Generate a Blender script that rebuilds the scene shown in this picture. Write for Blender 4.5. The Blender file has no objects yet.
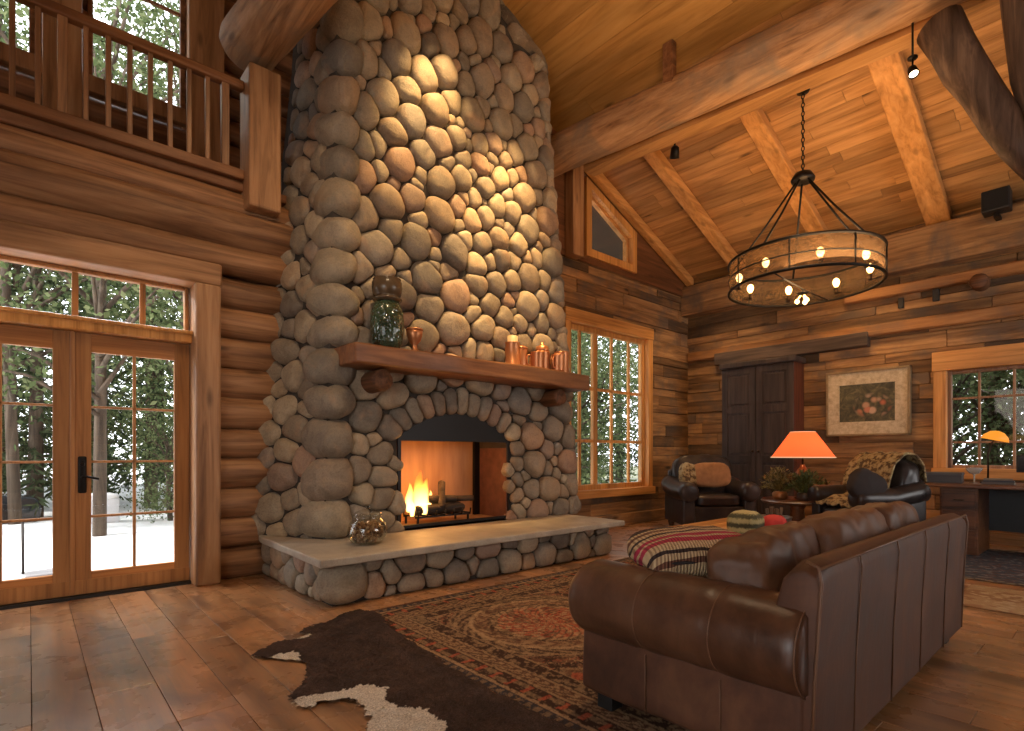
import bpy, bmesh, math, random
import numpy as np
from mathutils import Vector, Matrix, noise, Euler

# ------------------------------------------------------------------ camera
SC = bpy.context.scene
COL = SC.collection
cam_d = bpy.data.cameras.new('camera')
cam_d.sensor_width = 36.0
cam_d.lens = 36.0 * 546 / 1024
cam_d.shift_y = 88.5 / 1024
cam_d.clip_start = 0.05
cam_d.clip_end = 300
cam = bpy.data.objects.new('camera', cam_d)
COL.objects.link(cam)
cam.location = (0, 0, 1.25)
cam.rotation_euler = (math.radians(90), 0, math.radians(-41.5))
SC.camera = cam

# ------------------------------------------------------------------ exposure
SC.view_settings.view_transform = 'Standard'
SC.view_settings.look = 'None'
SC.view_settings.gamma = 1.0
SC.view_settings.use_curve_mapping = False
SC.view_settings.exposure = 0.0

# ------------------------------------------------------------------ sky
W = bpy.data.worlds.new('overcast_sky')
SC.world = W
W.use_nodes = True
wn, wl = W.node_tree.nodes, W.node_tree.links
bg = wn['Background']
wtc = wn.new('ShaderNodeTexCoord')
wsep = wn.new('ShaderNodeSeparateXYZ')
wramp = wn.new('ShaderNodeValToRGB')
wl.new(wtc.outputs['Generated'], wsep.inputs[0])
wl.new(wsep.outputs['Z'], wramp.inputs[0])
wramp.color_ramp.elements[0].color = (0.93, 0.95, 1.0, 1)
wramp.color_ramp.elements[1].color = (0.88, 0.94, 1.0, 1)
wl.new(wramp.outputs[0], bg.inputs['Color'])
bg.inputs['Strength'].default_value = 4.6

# ------------------------------------------------------------------ lights of the room and added fill
def lamp(name, kind, loc, power, color, target=None, **kw):
    l = bpy.data.lights.new(name, kind)
    l.energy = power
    l.color = color
    for k, v in kw.items():
        setattr(l, k, v)
    o = bpy.data.objects.new(name, l)
    COL.objects.link(o)
    o.location = loc
    if target is not None:
        o.rotation_euler = (Vector(target) - Vector(loc)).to_track_quat('-Z', 'Y').to_euler()
    return o

WARM = (1.0, 0.62, 0.30)
WARM2 = (1.0, 0.70, 0.42)
DAY = (0.92, 0.96, 1.0)
# unseen warm area lights added as fill, standing in for off-view window daylight
lamp('daylight_fill', 'AREA', (-3.8, 1.2, 2.2), 50, (1.0, 0.86, 0.70), (2, 2.0, 1.6), shape='RECTANGLE', size=3.6, size_y=2.4)
lamp('daylight_fill', 'AREA', (7.5, -4.3, 2.4), 62, (1.0, 0.80, 0.60), (4.6, 2, 1.2), shape='RECTANGLE', size=4.0, size_y=2.6)
# soft sun through thin cloud, raking along the outside of the door wall
lamp('sun', 'SUN', (-20, 10, 20), 10.0, (1.0, 0.96, 0.9), (0, 6.5, 5.5), angle=math.radians(8))
# unseen area light added under the loft overhang, brightening terrace and door-side floor
lamp('terrace_fill', 'AREA', (0.3, 7.1, 3.6), 190, DAY, (0.5, 4.8, 0.0), shape='RECTANGLE', size=2.6, size_y=0.7)
# ceiling spots washing the chimney breast
lamp('chimney_spot', 'SPOT', (3.5, 4.2, 6.9), 1250, (1.0, 0.62, 0.25), (3.35, 5.2, 4.6), spot_size=math.radians(38), spot_blend=0.9, shadow_soft_size=0.03)
lamp('chimney_spot', 'SPOT', (4.5, 4.1, 6.6), 1900, (1.0, 0.62, 0.25), (4.45, 5.2, 3.6), spot_size=math.radians(38), spot_blend=0.9, shadow_soft_size=0.03)
# unseen warm spots added near the ceiling to fill the seating area and walls
lamp('warm_fill_spot', 'SPOT', (3.0, 2.9, 6.9), 520, WARM2, (3.0, 2.9, 0), spot_size=math.radians(50), spot_blend=1.0, shadow_soft_size=0.06)
lamp('warm_fill_spot', 'SPOT', (5.6, 2.4, 6.0), 380, WARM2, (5.6, 2.2, 0), spot_size=math.radians(60), spot_blend=1.0, shadow_soft_size=0.06)
lamp('warm_fill_spot', 'SPOT', (8.6, 4.9, 5.0), 260, WARM, (9.6, 5.0, 1.2), spot_size=math.radians(80), spot_blend=1.0, shadow_soft_size=0.06)
lamp('warm_fill_spot', 'SPOT', (8.8, 2.7, 4.9), 180, WARM, (10.0, 2.8, 2.0), spot_size=math.radians(70), spot_blend=1.0, shadow_soft_size=0.06)
lamp('warm_fill_spot', 'SPOT', (1.2, 1.6, 6.6), 420, WARM2, (2.6, 5.2, 1.6), spot_size=math.radians(75), spot_blend=1.0, shadow_soft_size=0.15)
# unseen warm disc lights added in mid-air to brighten the roof boards
lamp('roof_fill', 'AREA', (6.9, 2.2, 3.4), 44, WARM, (7.2, 2.6, 6.0), shape='DISK', size=1.2)
lamp('roof_fill', 'AREA', (3.6, 1.6, 4.2), 48, WARM, (4.6, 2.8, 7.0), shape='DISK', size=1.2)

# ------------------------------------------------------------------ helpers
PI = math.pi
def tag(o, label=None, cat=None, group=None, kind=None):
    if label: o['label'] = label
    if cat: o['category'] = cat
    if group: o['group'] = group
    if kind: o['kind'] = kind
    return o

def thing(name, label, cat, loc=(0, 0, 0), rz=0, group=None):
    o = bpy.data.objects.new(name, None)
    o.empty_display_size = 0.1
    COL.objects.link(o)
    o.location = loc
    o.rotation_euler = (0, 0, rz)
    return tag(o, label, cat, group)

def obj(name, bm, m, parent=None, smooth=True, loc=None, mods=None):
    me = bpy.data.meshes.new(name)
    bmesh.ops.recalc_face_normals(bm, faces=bm.faces[:])
    bm.to_mesh(me)
    bm.free()
    if smooth:
        for p in me.polygons: p.use_smooth = True
    for mm in (m if isinstance(m, (list, tuple)) else [m]):
        me.materials.append(mm)
    o = bpy.data.objects.new(name, me)
    COL.objects.link(o)
    if parent: o.parent = parent
    if loc: o.location = loc
    return o

def struct(name, bm, m, parent=None, smooth=False):
    o = obj(name, bm, m, parent, smooth)
    if parent is None: o['kind'] = 'structure'
    return o

def dup(root, loc=None, rz=None, label=None, group=None):
    r = root.copy(); COL.objects.link(r)
    if loc is not None: r.location = loc
    if rz is not None: r.rotation_euler = (0, 0, rz)
    if label: r['label'] = label
    if group: r['group'] = group
    for ch in list(root.children):
        c = ch.copy(); COL.objects.link(c); c.parent = r
        for g in list(ch.children):
            e = g.copy(); COL.objects.link(e); e.parent = c
    return r

NB = bmesh.new
def box(bm, lo, hi, bev=0.0, seg=2, mtx=None, mat=0):
    x0, y0, z0 = lo; x1, y1, z1 = hi
    r = bmesh.ops.create_cube(bm, size=1.0)
    vs = r['verts']
    for v in vs:
        v.co = Vector(((x0 + x1) / 2 + v.co.x * (x1 - x0), (y0 + y1) / 2 + v.co.y * (y1 - y0), (z0 + z1) / 2 + v.co.z * (z1 - z0)))
    fs = list({f for v in vs for f in v.link_faces})
    if bev > 0:
        es = list({e for v in vs for e in v.link_edges})
        rr = bmesh.ops.bevel(bm, geom=es, offset=bev, segments=seg, profile=0.5, affect='EDGES')
        fs = list({f for f in rr['faces']} | {f for v in rr['verts'] for f in v.link_faces})
        vs = list({v for f in fs for v in f.verts})
    if mat:
        for f in fs: f.material_index = mat
    if mtx is not None:
        for v in vs: v.co = mtx @ v.co
    return vs

def ring_basis(t):
    t = t.normalized()
    up = Vector((0, 0, 1)) if abs(t.z) < 0.95 else Vector((1, 0, 0))
    a = t.cross(up).normalized()
    return a, a.cross(t).normalized()

def tube(bm, pts, rad, seg=10, caps=True, wob=0.0, seed=0.0, wf=3.0, closed=False):
    """pts: list of points; rad: number or list"""
    pts = [Vector(p) for p in pts]
    n = len(pts)
    rings = []
    pa = None
    for i, p in enumerate(pts):
        if closed: t = pts[(i + 1) % n] - pts[i - 1]
        else: t = pts[min(i + 1, n - 1)] - pts[max(i - 1, 0)]
        if t.length < 1e-9: t = Vector((0, 0, 1))
        t.normalize()
        if pa is None: a, b = ring_basis(t)
        else:
            a = (pa - t * pa.dot(t)).normalized(); b = a.cross(t).normalized()
        pa = a
        r = rad[i] if isinstance(rad, (list, tuple)) else rad
        ring = []
        for k in range(seg):
            th = 2 * PI * k / seg
            dv = a * math.cos(th) + b * math.sin(th)
            q = p + dv * r
            if wob:
                q = p + dv * (r * (1 + wob * noise.noise(Vector((q.x * wf + seed, q.y * wf, q.z * wf + seed * 2)))))
            ring.append(bm.verts.new(q))
        rings.append(ring)
    m = n if closed else n - 1
    for i in range(m):
        A, B = rings[i], rings[(i + 1) % n]
        for k in range(seg):
            bm.faces.new((A[k], A[(k + 1) % seg], B[(k + 1) % seg], B[k]))
    if caps and not closed:
        bm.faces.new(rings[0][::-1]); bm.faces.new(rings[-1])
    return rings

def log(bm, p0, p1, r, step=0.25, seg=20, wob=0.12, seed=0.0, crack=True, wf=1.6):
    """a peeled log with bumps, flats, a drying crack and rounded ends"""
    p0, p1 = Vector(p0), Vector(p1)
    L = (p1 - p0).length
    n = max(4, int(L / step))
    t = (p1 - p0).normalized()
    a, b = ring_basis(t)
    ss = [0.0, 0.012 / L, 0.04 / L] + [i / n for i in range(1, n)] + [1 - 0.04 / L, 1 - 0.012 / L, 1.0]
    ss = sorted(ss)
    rs = []
    ck = random.Random(int(seed * 97) + 5).uniform(0, 2 * PI)
    for s in ss:
        e = min(s, 1 - s) * L
        k = 1.0
        if e < 0.04: k = 0.86 + 0.14 * math.sqrt(min(1, e / 0.04))
        ring = []
        c = p0.lerp(p1, s)
        c = c + a * (0.12 * r * noise.noise(Vector((s * L * 0.35, seed, 3.3)))) + b * (0.10 * r * noise.noise(Vector((s * L * 0.4, seed + 9, 1.3))))
        for j in range(seg):
            th = 2 * PI * j / seg
            dv = a * math.cos(th) + b * math.sin(th)
            q = Vector((s * L * wf * 0.6, math.cos(th) * 1.1 + seed, math.sin(th) * 1.1 - seed))
            rr = r * k * (1 + wob * noise.noise(q) + wob * 0.4 * noise.noise(q * 4.1))
            if crack:
                dth = (th - ck - 0.25 * noise.noise(Vector((s * L * 0.8, seed, 7))) + PI) % (2 * PI) - PI
                if abs(dth) < 0.17 and 0.15 < s < 0.9: rr *= 0.88
            ring.append(bm.verts.new(c + dv * rr))
        rs.append(ring)
    for i in range(len(rs) - 1):
        for j in range(seg):
            bm.faces.new((rs[i][j], rs[i][(j + 1) % seg], rs[i + 1][(j + 1) % seg], rs[i + 1][j]))
    bm.faces.new(rs[0][::-1]); bm.faces.new(rs[-1])

def lathe(bm, prof, c=(0, 0, 0), seg=24, mtx=None, close=False):
    """prof list of (r,z)"""
    rings = []
    for (r, z) in prof:
        ring = []
        for k in range(seg):
            th = 2 * PI * k / seg
            v = Vector((c[0] + r * math.cos(th), c[1] + r * math.sin(th), c[2] + z))
            if mtx is not None: v = mtx @ v
            ring.append(bm.verts.new(v))
        rings.append(ring)
    m = len(rings)
    for i in range(m if close else m - 1):
        A, B = rings[i], rings[(i + 1) % m]
        for k in range(seg):
            bm.faces.new((A[k], A[(k + 1) % seg], B[(k + 1) % seg], B[k]))
    if not close:
        if prof[0][0] > 1e-5: bm.faces.new(rings[0][::-1])
        if prof[-1][0] > 1e-5: bm.faces.new(rings[-1])
    return rings

def cushion(bm, c, size, rot=(0, 0, 0), n=10, e=0.35, puff=0.55, wr=0.012, seed=0.0, wf=7.0):
    """soft box: rounded, pinched towards the edges, slightly wrinkled"""
    R = Euler(rot).to_matrix()
    sx, sy, sz = size[0] / 2, size[1] / 2, size[2] / 2
    allv = []
    m_ = n + 2
    key = {}
    def vtx(p):
        kk = tuple(round(q, 5) for q in p)
        if kk not in key:
            key[kk] = bm.verts.new(p); allv.append(key[kk])
        return key[kk]
    for ax in range(3):
        for sg in (-1, 1):
            for i in range(m_):
                for j in range(m_):
                    qd = []
                    for (a, b) in ((i, j), (i + 1, j), (i + 1, j + 1), (i, j + 1)):
                        p = [0, 0, 0]; p[ax] = sg; p[(ax + 1) % 3] = -1 + 2 * a / m_; p[(ax + 2) % 3] = -1 + 2 * b / m_
                        qd.append(vtx(p))
                    bm.faces.new(qd)
    for v in allv:
        p = v.co.copy()
        # rounded box
        q = Vector([math.copysign(abs(k) ** 1.0, k) for k in p])
        ln = (abs(q.x) ** (2 / e) + abs(q.y) ** (2 / e) + abs(q.z) ** (2 / e)) ** (e / 2)
        q = q / ln
        m = max(abs(q.x), abs(q.y))
        th = (1 - puff) + puff * math.sqrt(max(0.0, 1 - min(1, m) ** 2.6))
        q = Vector((q.x * sx, q.y * sy, q.z * sz * th))
        w = wr * noise.noise(Vector((q.x * wf + seed, q.y * wf, q.z * wf * 0.6))) + wr * 0.5 * noise.noise(q * wf * 2.3)
        q += q.normalized() * w
        v.co = R @ q + Vector(c)
    return allv

def poly_prism(bm, pts, axis, lo, hi):
    """pts 2D polygon; axis 'X','Y','Z' extrude direction from lo to hi"""
    def mk(u, v, w):
        return Vector((w, u, v)) if axis == 'X' else (Vector((u, w, v)) if axis == 'Y' else Vector((u, v, w)))
    A = [bm.verts.new(mk(u, v, lo)) for u, v in pts]
    B = [bm.verts.new(mk(u, v, hi)) for u, v in pts]
    n = len(pts)
    bm.faces.new(A); bm.faces.new(B[::-1])
    for i in range(n):
        bm.faces.new((A[i], B[i], B[(i + 1) % n], A[(i + 1) % n]))
    return A + B

# ------------------------------------------------------------------ materials
class M:
    def __init__(s, name):
        s.m = bpy.data.materials.new(name)
        s.m.use_nodes = True
        s.n = s.m.node_tree.nodes; s.l = s.m.node_tree.links
        s.b = s.n['Principled BSDF']
        s.out = s.n['Material Output']
    def new(s, t, **kw):
        x = s.n.new('ShaderNode' + t)
        for k, v in kw.items(): setattr(x, k, v)
        return x
    def link(s, a, b): s.l.new(a, b)
    def ramp(s, fac, stops, interp='LINEAR'):
        r = s.new('ValToRGB')
        cr = r.color_ramp
        cr.interpolation = interp
        while len(cr.elements) < len(stops): cr.elements.new(0.5)
        for e, (p, c) in zip(cr.elements, stops):
            e.position = p; e.color = (*c, 1) if len(c) == 3 else c
        if fac is not None: s.link(fac, r.inputs[0])
        return r.outputs[0]
    def coords(s, scale=(1, 1, 1), rand=False, kind='Object', rot=(0, 0, 0)):
        tc = s.new('TexCoord')
        mp = s.new('Mapping')
        mp.inputs['Scale'].default_value = scale
        mp.inputs['Rotation'].default_value = rot
        s.link(tc.outputs[kind], mp.inputs[0])
        o = mp.outputs[0]
        if rand:
            g = s.new('NewGeometry')
            sc = s.new('VectorMath', operation='SCALE'); sc.inputs['Scale'].default_value = 37.0
            cm = s.new('CombineXYZ')
            for i in range(3): s.link(g.outputs['Random Per Island'], cm.inputs[i])
            s.link(cm.outputs[0], sc.inputs[0])
            ad = s.new('VectorMath', operation='ADD')
            s.link(o, ad.inputs[0]); s.link(sc.outputs[0], ad.inputs[1])
            o = ad.outputs[0]
        return o
    def noise(s, vec, scale=5, detail=4, rough=0.55, dist=0.0):
        x = s.new('TexNoise')
        x.inputs['Scale'].default_value = scale; x.inputs['Detail'].default_value = detail
        x.inputs['Roughness'].default_value = rough; x.inputs['Distortion'].default_value = dist
        if vec is not None: s.link(vec, x.inputs['Vector'])
        return x.outputs['Fac']
    def mix(s, a, b, fac, mode='MIX'):
        x = s.new('Mix', data_type='RGBA', blend_type=mode)
        x.clamp_factor = True
        for sock, v in ((x.inputs[0], fac), (x.inputs[6], a), (x.inputs[7], b)):
            if isinstance(v, (int, float)): sock.default_value = v
            elif isinstance(v, tuple): sock.default_value = (*v, 1)
            else: s.link(v, sock)
        return x.outputs[2]
    def math(s, op, a, b=0.0, c=None):
        x = s.new('Math', operation=op)
        for i, v in enumerate((a, b, c)):
            if v is None: continue
            if isinstance(v, (int, float)): x.inputs[i].default_value = v
            else: s.link(v, x.inputs[i])
        return x.outputs[0]
    def bump(s, h, strength=0.3, dist=0.02):
        x = s.new('Bump')
        x.inputs['Strength'].default_value = strength; x.inputs['Distance'].default_value = dist
        s.link(h, x.inputs['Height'])
        s.link(x.outputs[0], s.b.inputs['Normal'])
        return x
    def base(s, c):
        if isinstance(c, tuple): s.b.inputs['Base Color'].default_value = (*c, 1)
        else: s.link(c, s.b.inputs['Base Color'])
        return s
    def rough(s, r):
        if isinstance(r, (int, float)): s.b.inputs['Roughness'].default_value = r
        else: s.link(r, s.b.inputs['Roughness'])
        return s

def plain(name, c, rough=0.5, metal=0.0, emit=None, es=0.0, noise_amt=0.0):
    k = M(name)
    if noise_amt:
        nz = k.noise(k.coords(), 9, 5)
        k.base(k.ramp(nz, [(0.25, tuple(x * (1 - noise_amt) for x in c)), (0.75, tuple(min(1, x * (1 + noise_amt)) for x in c))]))
        k.bump(nz, 0.15, 0.01)
    else: k.base(c)
    k.rough(rough)
    k.b.inputs['Metallic'].default_value = metal
    if emit:
        k.b.inputs['Emission Color'].default_value = (*emit, 1)
        k.b.inputs['Emission Strength'].default_value = es
    return k.m

def wood(name, dark, mid, light, axis='X', rough=0.55, rand=True, vary=0.45, knots=0.5, weather=None, bump=0.35, fine=22, spec=0.3, coord='Object', grey=0.0):
    k = M(name)
    hi, lo = fine, 0.9
    sc = {'X': (lo, hi, hi), 'Y': (hi, lo, hi), 'Z': (hi, hi, lo)}[axis]
    v = k.coords(sc, rand, coord)
    grain = k.noise(v, 1.0, 6, 0.62, 0.6)
    lsc = {'X': (.5, 3, 3), 'Y': (3, .5, 3), 'Z': (3, 3, .5)}[axis]
    v2 = k.coords(lsc, rand, coord)
    big = k.noise(v2, 1.0, 3, 0.5, 0.8)
    col = k.ramp(grain, [(0.28, dark), (0.5, mid), (0.74, light)])
    blot = k.ramp(big, [(0.3, (0.62, 0.58, 0.55)), (0.62, (1.08, 1.04, 1.0))])
    col = k.mix(col, blot, 0.85, 'MULTIPLY')
    if weather:
        wv = k.noise(k.coords((1.3, 1.3, 1.3), rand, coord), 1.3, 5, 0.6, 0.4)
        wf = k.ramp(wv, [(0.48, (0, 0, 0)), (0.66, (1, 1, 1))])
        col = k.mix(col, weather, k.math('MULTIPLY', wf, grey if grey else 0.6))
    if rand:
        g = k.new('NewGeometry')
        rr = k.ramp(g.outputs['Random Per Island'], [(0.0, (1 - vary,) * 3), (0.5, (1, 0.97, 0.93)), (1.0, (1 + vary * 0.5, 1 + vary * 0.42, 1 + vary * .3))])
        col = k.mix(col, rr, 1.0, 'MULTIPLY')
    if knots:
        vo = k.new('TexVoronoi')
        ks = {'X': (1.0, 3.4, 3.4), 'Y': (3.4, 1.0, 3.4), 'Z': (3.4, 3.4, 1.0)}[axis]
        k.link(k.coords(ks, rand, coord), vo.inputs['Vector'])
        vo.inputs['Scale'].default_value = 1.0
        kf = k.ramp(vo.outputs['Distance'], [(0.045, (1, 1, 1)), (0.13, (0, 0, 0))])
        col = k.mix(col, tuple(x * 0.3 for x in dark), k.math('MULTIPLY', kf, knots))
    k.base(col)
    k.rough(rough)
    k.b.inputs['Specular IOR Level'].default_value = spec
    if bump: k.bump(grain, bump, 0.012)
    return k.m

MAT = {}
MAT['log'] = wood('peeled_log', (0.10, 0.045, 0.022), (0.285, 0.145, 0.068), (0.44, 0.25, 0.125), 'X', 0.52, vary=0.3, knots=0.7, fine=13, spec=0.3, bump=0.6)
MAT['log_y'] = wood('peeled_log_cross', (0.17, 0.088, 0.042), (0.42, 0.235, 0.115), (0.60, 0.37, 0.20), 'Y', 0.55, vary=0.15, knots=0.6, weather=(0.20, 0.155, 0.115), grey=0.75, fine=16, bump=0.7)
MAT['log_dark'] = wood('driftwood_trunk', (0.035, 0.022, 0.016), (0.13, 0.085, 0.06), (0.28, 0.19, 0.13), 'Z', 0.6, rand=False, knots=0.5, fine=11)
MAT['trim'] = wood('door_trim_timber', (0.17, 0.08, 0.033), (0.37, 0.195, 0.088), (0.50, 0.295, 0.15), 'Z', 0.45, vary=0.15, knots=0.6, fine=12, spec=0.4)
MAT['trim_x'] = wood('header_timber', (0.17, 0.08, 0.033), (0.37, 0.195, 0.088), (0.50, 0.295, 0.15), 'X', 0.45, vary=0.15, knots=0.6, fine=12, spec=0.4)
MAT['door'] = wood('fir_door', (0.24, 0.105, 0.036), (0.40, 0.19, 0.068), (0.50, 0.26, 0.10), 'Z', 0.38, vary=0.12, knots=0.0, fine=26, bump=0.1, spec=0.5)
MAT['sash'] = wood('window_fir', (0.34, 0.14, 0.03), (0.62, 0.30, 0.085), (0.74, 0.40, 0.14), 'Z', 0.42, vary=0.12, knots=0.1, fine=26, bump=0.1, spec=0.4)
MAT['rafter'] = wood('rafter_fir', (0.34, 0.15, 0.04), (0.58, 0.28, 0.085), (0.70, 0.38, 0.14), 'X', 0.5, vary=0.15, knots=0.5, fine=14)
MAT['ceil_near'] = wood('wide_pine_boards', (0.34, 0.17, 0.045), (0.52, 0.28, 0.08), (0.60, 0.35, 0.12), 'Y', 0.5, vary=0.16, knots=0.95, fine=10, bump=0.12)
MAT['ceil_far'] = wood('pine_boards', (0.24, 0.115, 0.038), (0.44, 0.225, 0.078), (0.58, 0.32, 0.125), 'Y', 0.5, vary=0.28, knots=0.8, fine=12, bump=0.15)
MAT['hewn_y'] = wood('hewn_boards', (0.09, 0.045, 0.02), (0.29, 0.16, 0.066), (0.50, 0.30, 0.135), 'Y', 0.65, vary=0.62, knots=0.9, weather=(0.11, 0.085, 0.065), grey=0.8, fine=12, bump=0.9)
MAT['hewn_x'] = wood('hewn_boards_gable', (0.09, 0.045, 0.02), (0.29, 0.16, 0.066), (0.50, 0.30, 0.135), 'X', 0.65, vary=0.62, knots=0.9, weather=(0.11, 0.085, 0.065), grey=0.8, fine=12, bump=0.9)
MAT['darkbeam'] = wood('dark_weathered_beam', (0.035, 0.025, 0.02), (0.09, 0.065, 0.05), (0.17, 0.12, 0.09), 'Y', 0.6, vary=0.2, knots=0.3, fine=12)
MAT['loftwood'] = wood('loft_timber', (0.10, 0.045, 0.02), (0.22, 0.10, 0.045), (0.34, 0.17, 0.08), 'X', 0.5, vary=0.3, knots=0.5, fine=12)
MAT['rail'] = wood('railing_wood', (0.14, 0.065, 0.03), (0.30, 0.155, 0.072), (0.44, 0.25, 0.125), 'Z', 0.4, vary=0.2, knots=0.2, fine=18, spec=0.45)
MAT['mantel'] = wood('mantel_beam', (0.09, 0.032, 0.012), (0.21, 0.085, 0.03), (0.34, 0.155, 0.06), 'X', 0.45, rand=False, knots=0.5, fine=11, bump=0.5, spec=0.4)
MAT['endgrain'] = wood('log_end', (0.05, 0.02, 0.01), (0.14, 0.06, 0.025), (0.24, 0.11, 0.05), 'Y', 0.6, rand=False, knots=0, fine=20)
MAT['table'] = wood('honey_table_wood', (0.30, 0.12, 0.03), (0.55, 0.26, 0.075), (0.68, 0.37, 0.13), 'X', 0.4, vary=0.2, knots=0.5, fine=12, spec=0.4)
MAT['desk'] = wood('desk_wood', (0.05, 0.02, 0.010), (0.15, 0.06, 0.025), (0.25, 0.11, 0.05), 'Y', 0.35, vary=0.2, knots=0.2, fine=14, spec=0.5)
MAT['armoire'] = wood('armoire_paint', (0.022, 0.017, 0.016), (0.045, 0.034, 0.032), (0.075, 0.055, 0.05), 'Z', 0.55, vary=0.2, knots=0.0, fine=16)
MAT['armoire_side'] = wood('armoire_side_wood', (0.05, 0.014, 0.008), (0.10, 0.03, 0.016), (0.15, 0.05, 0.026), 'Z', 0.5, vary=0.1, knots=0, fine=14)

def floor_mat(name='plank_floor'):
    k = M(name)
    g = k.new('NewGeometry')
    v = k.coords((16, 0.9, 16), True)
    grain = k.noise(v, 1.0, 6, 0.6, 0.7)
    col = k.ramp(grain, [(0.25, (0.27, 0.135, 0.058)), (0.5, (0.50, 0.26, 0.110)), (0.78, (0.64, 0.37, 0.175))])
    b = k.noise(k.coords((2.6, 0.8, 2), True), 1.0, 5, 0.6, 1.2)
    st = k.ramp(b, [(0.34, (0.33, 0.28, 0.26)), (0.50, (0.80, 0.78, 0.76)), (0.66, (1.10, 1.0, 0.92))])
    col = k.mix(col, st, 0.9, 'MULTIPLY')
    rr = k.ramp(g.outputs['Random Per Island'], [(0.0, (0.55, 0.53, 0.52)), (0.35, (0.9, 0.86, 0.82)), (0.7, (1.08, 1.0, 0.92)), (1, (0.78, 0.66, 0.58))])
    col = k.mix(col, rr, 1.0, 'MULTIPLY')
    vo = k.new('TexVoronoi'); vo.inputs['Scale'].default_value = 1.0
    k.link(k.coords((3.0, 1.0, 2), True), vo.inputs['Vector'])
    kf = k.ramp(vo.outputs['Distance'], [(0.03, (1, 1, 1)), (0.10, (0, 0, 0))])
    col = k.mix(col, (0.035, 0.016, 0.01), k.math('MULTIPLY', kf, 0.85))
    k.base(col)
    rn = k.noise(k.coords((2, 2, 2)), 2.2, 4)
    k.rough(k.ramp(rn, [(0.3, (0.22,) * 3), (0.7, (0.36,) * 3)]))
    k.b.inputs['Specular IOR Level'].default_value = 0.75
    k.b.inputs['Coat Weight'].default_value = 0.9
    k.b.inputs['Coat Roughness'].default_value = 0.30
    k.b.inputs['Coat IOR'].default_value = 1.6
    k.bump(grain, 0.10, 0.006)
    return k.m
MAT['floor'] = floor_mat()

def stone_mat(name, warm=1.0):
    k = M(name)
    g = k.new('NewGeometry')
    c = k.ramp(g.outputs['Random Per Island'], [
        (0.0, (0.175, 0.150, 0.118)), (0.16, (0.33, 0.265, 0.18)), (0.3, (0.22, 0.175, 0.125)), (0.42, (0.40, 0.32, 0.215)),
        (0.55, (0.155, 0.130, 0.105)), (0.68, (0.34, 0.245, 0.155)), (0.8, (0.245, 0.215, 0.175)), (0.9, (0.33, 0.20, 0.13)), (1.0, (0.43, 0.33, 0.205))])
    n1 = k.noise(k.coords((1, 1, 1), True), 5.0, 7, 0.65, 0.5)
    c = k.mix(c, k.ramp(n1, [(0.25, (0.55, 0.53, 0.52)), (0.55, (1, 1, 1)), (0.8, (1.35, 1.26, 1.1))]), 1.0, 'MULTIPLY')
    n2 = k.noise(k.coords((1, 1, 1), True), 60.0, 4, 0.7)
    c = k.mix(c, k.ramp(n2, [(0.32, (0.6, 0.58, 0.56)), (0.55, (1.05, 1.05, 1.05))]), 0.55, 'MULTIPLY')
    n3 = k.noise(k.coords((1, 1, 1), True), 2.3, 3, 0.6, 1.0)
    c = k.mix(c, (0.46, 0.27, 0.14), k.math('MULTIPLY', k.ramp(n3, [(0.55, (0, 0, 0)), (0.75, (1, 1, 1))]), 0.45))
    k.base(c)
    k.rough(0.62)
    k.b.inputs['Specular IOR Level'].default_value = 0.35
    mm = k.math('ADD', k.math('MULTIPLY', n1, 1.0), k.math('MULTIPLY', n2, 0.25))
    k.bump(mm, 0.75, 0.03)
    return k.m
MAT['stone'] = stone_mat('river_stone')
MAT['mortar'] = plain('dark_mortar', (0.045, 0.036, 0.028), 0.95, noise_amt=0.35)
k = M('sandstone_slab')
n1 = k.noise(k.coords((1, 1, 1)), 3.0, 8, 0.6, 0.6); n2 = k.noise(k.coords(), 90, 3, 0.6)
c = k.ramp(n1, [(0.28, (0.24, 0.20, 0.155)), (0.5, (0.36, 0.305, 0.235)), (0.75, (0.46, 0.39, 0.30))])
c = k.mix(c, k.ramp(n2, [(0.3, (0.75,) * 3), (0.6, (1.05,) * 3)]), 0.6, 'MULTIPLY')
k.base(c).rough(0.5); k.bump(k.math('ADD', n1, k.math('MULTIPLY', n2, 0.2)), 0.35, 0.02); MAT['slab'] = k.m
MAT['iron'] = plain('black_iron', (0.012, 0.010, 0.009), 0.45, 0.6)
MAT['bronze'] = plain('dark_bronze', (0.05, 0.03, 0.018), 0.4, 0.8)
MAT['blackpaint'] = plain('matt_black', (0.010, 0.010, 0.010), 0.5)

def leather(name, dark, mid, light, rough=(0.28, 0.5), scale=3.0):
    k = M(name)
    n1 = k.noise(k.coords(), scale, 6, 0.62, 0.4)
    n2 = k.noise(k.coords(), 130, 3, 0.6)
    n4 = k.noise(k.coords((1, 1, .35)), 14, 4, 0.6, 0.8)
    c = k.ramp(n1, [(0.3, dark), (0.52, mid), (0.75, light)])
    c = k.mix(c, k.ramp(n4, [(0.3, (0.78,) * 3), (0.7, (1.12,) * 3)]), 0.7, 'MULTIPLY')
    k.base(c)
    k.rough(k.ramp(n1, [(0.3, (rough[0],) * 3), (0.7, (rough[1],) * 3)]))
    k.b.inputs['Specular IOR Level'].default_value = 0.38
    h = k.math('ADD', k.math('MULTIPLY', n2, 0.12), k.math('MULTIPLY', n4, 0.8))
    k.bump(h, 0.22, 0.012)
    return k.m
MAT['leather'] = leather('brown_leather', (0.040, 0.017, 0.009), (0.088, 0.038, 0.019), (0.135, 0.060, 0.029), (0.30, 0.44))
MAT['leather2'] = leather('tan_brown_leather', (0.065, 0.027, 0.012), (0.135, 0.058, 0.026), (0.21, 0.098, 0.044), (0.48, 0.65))
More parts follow.
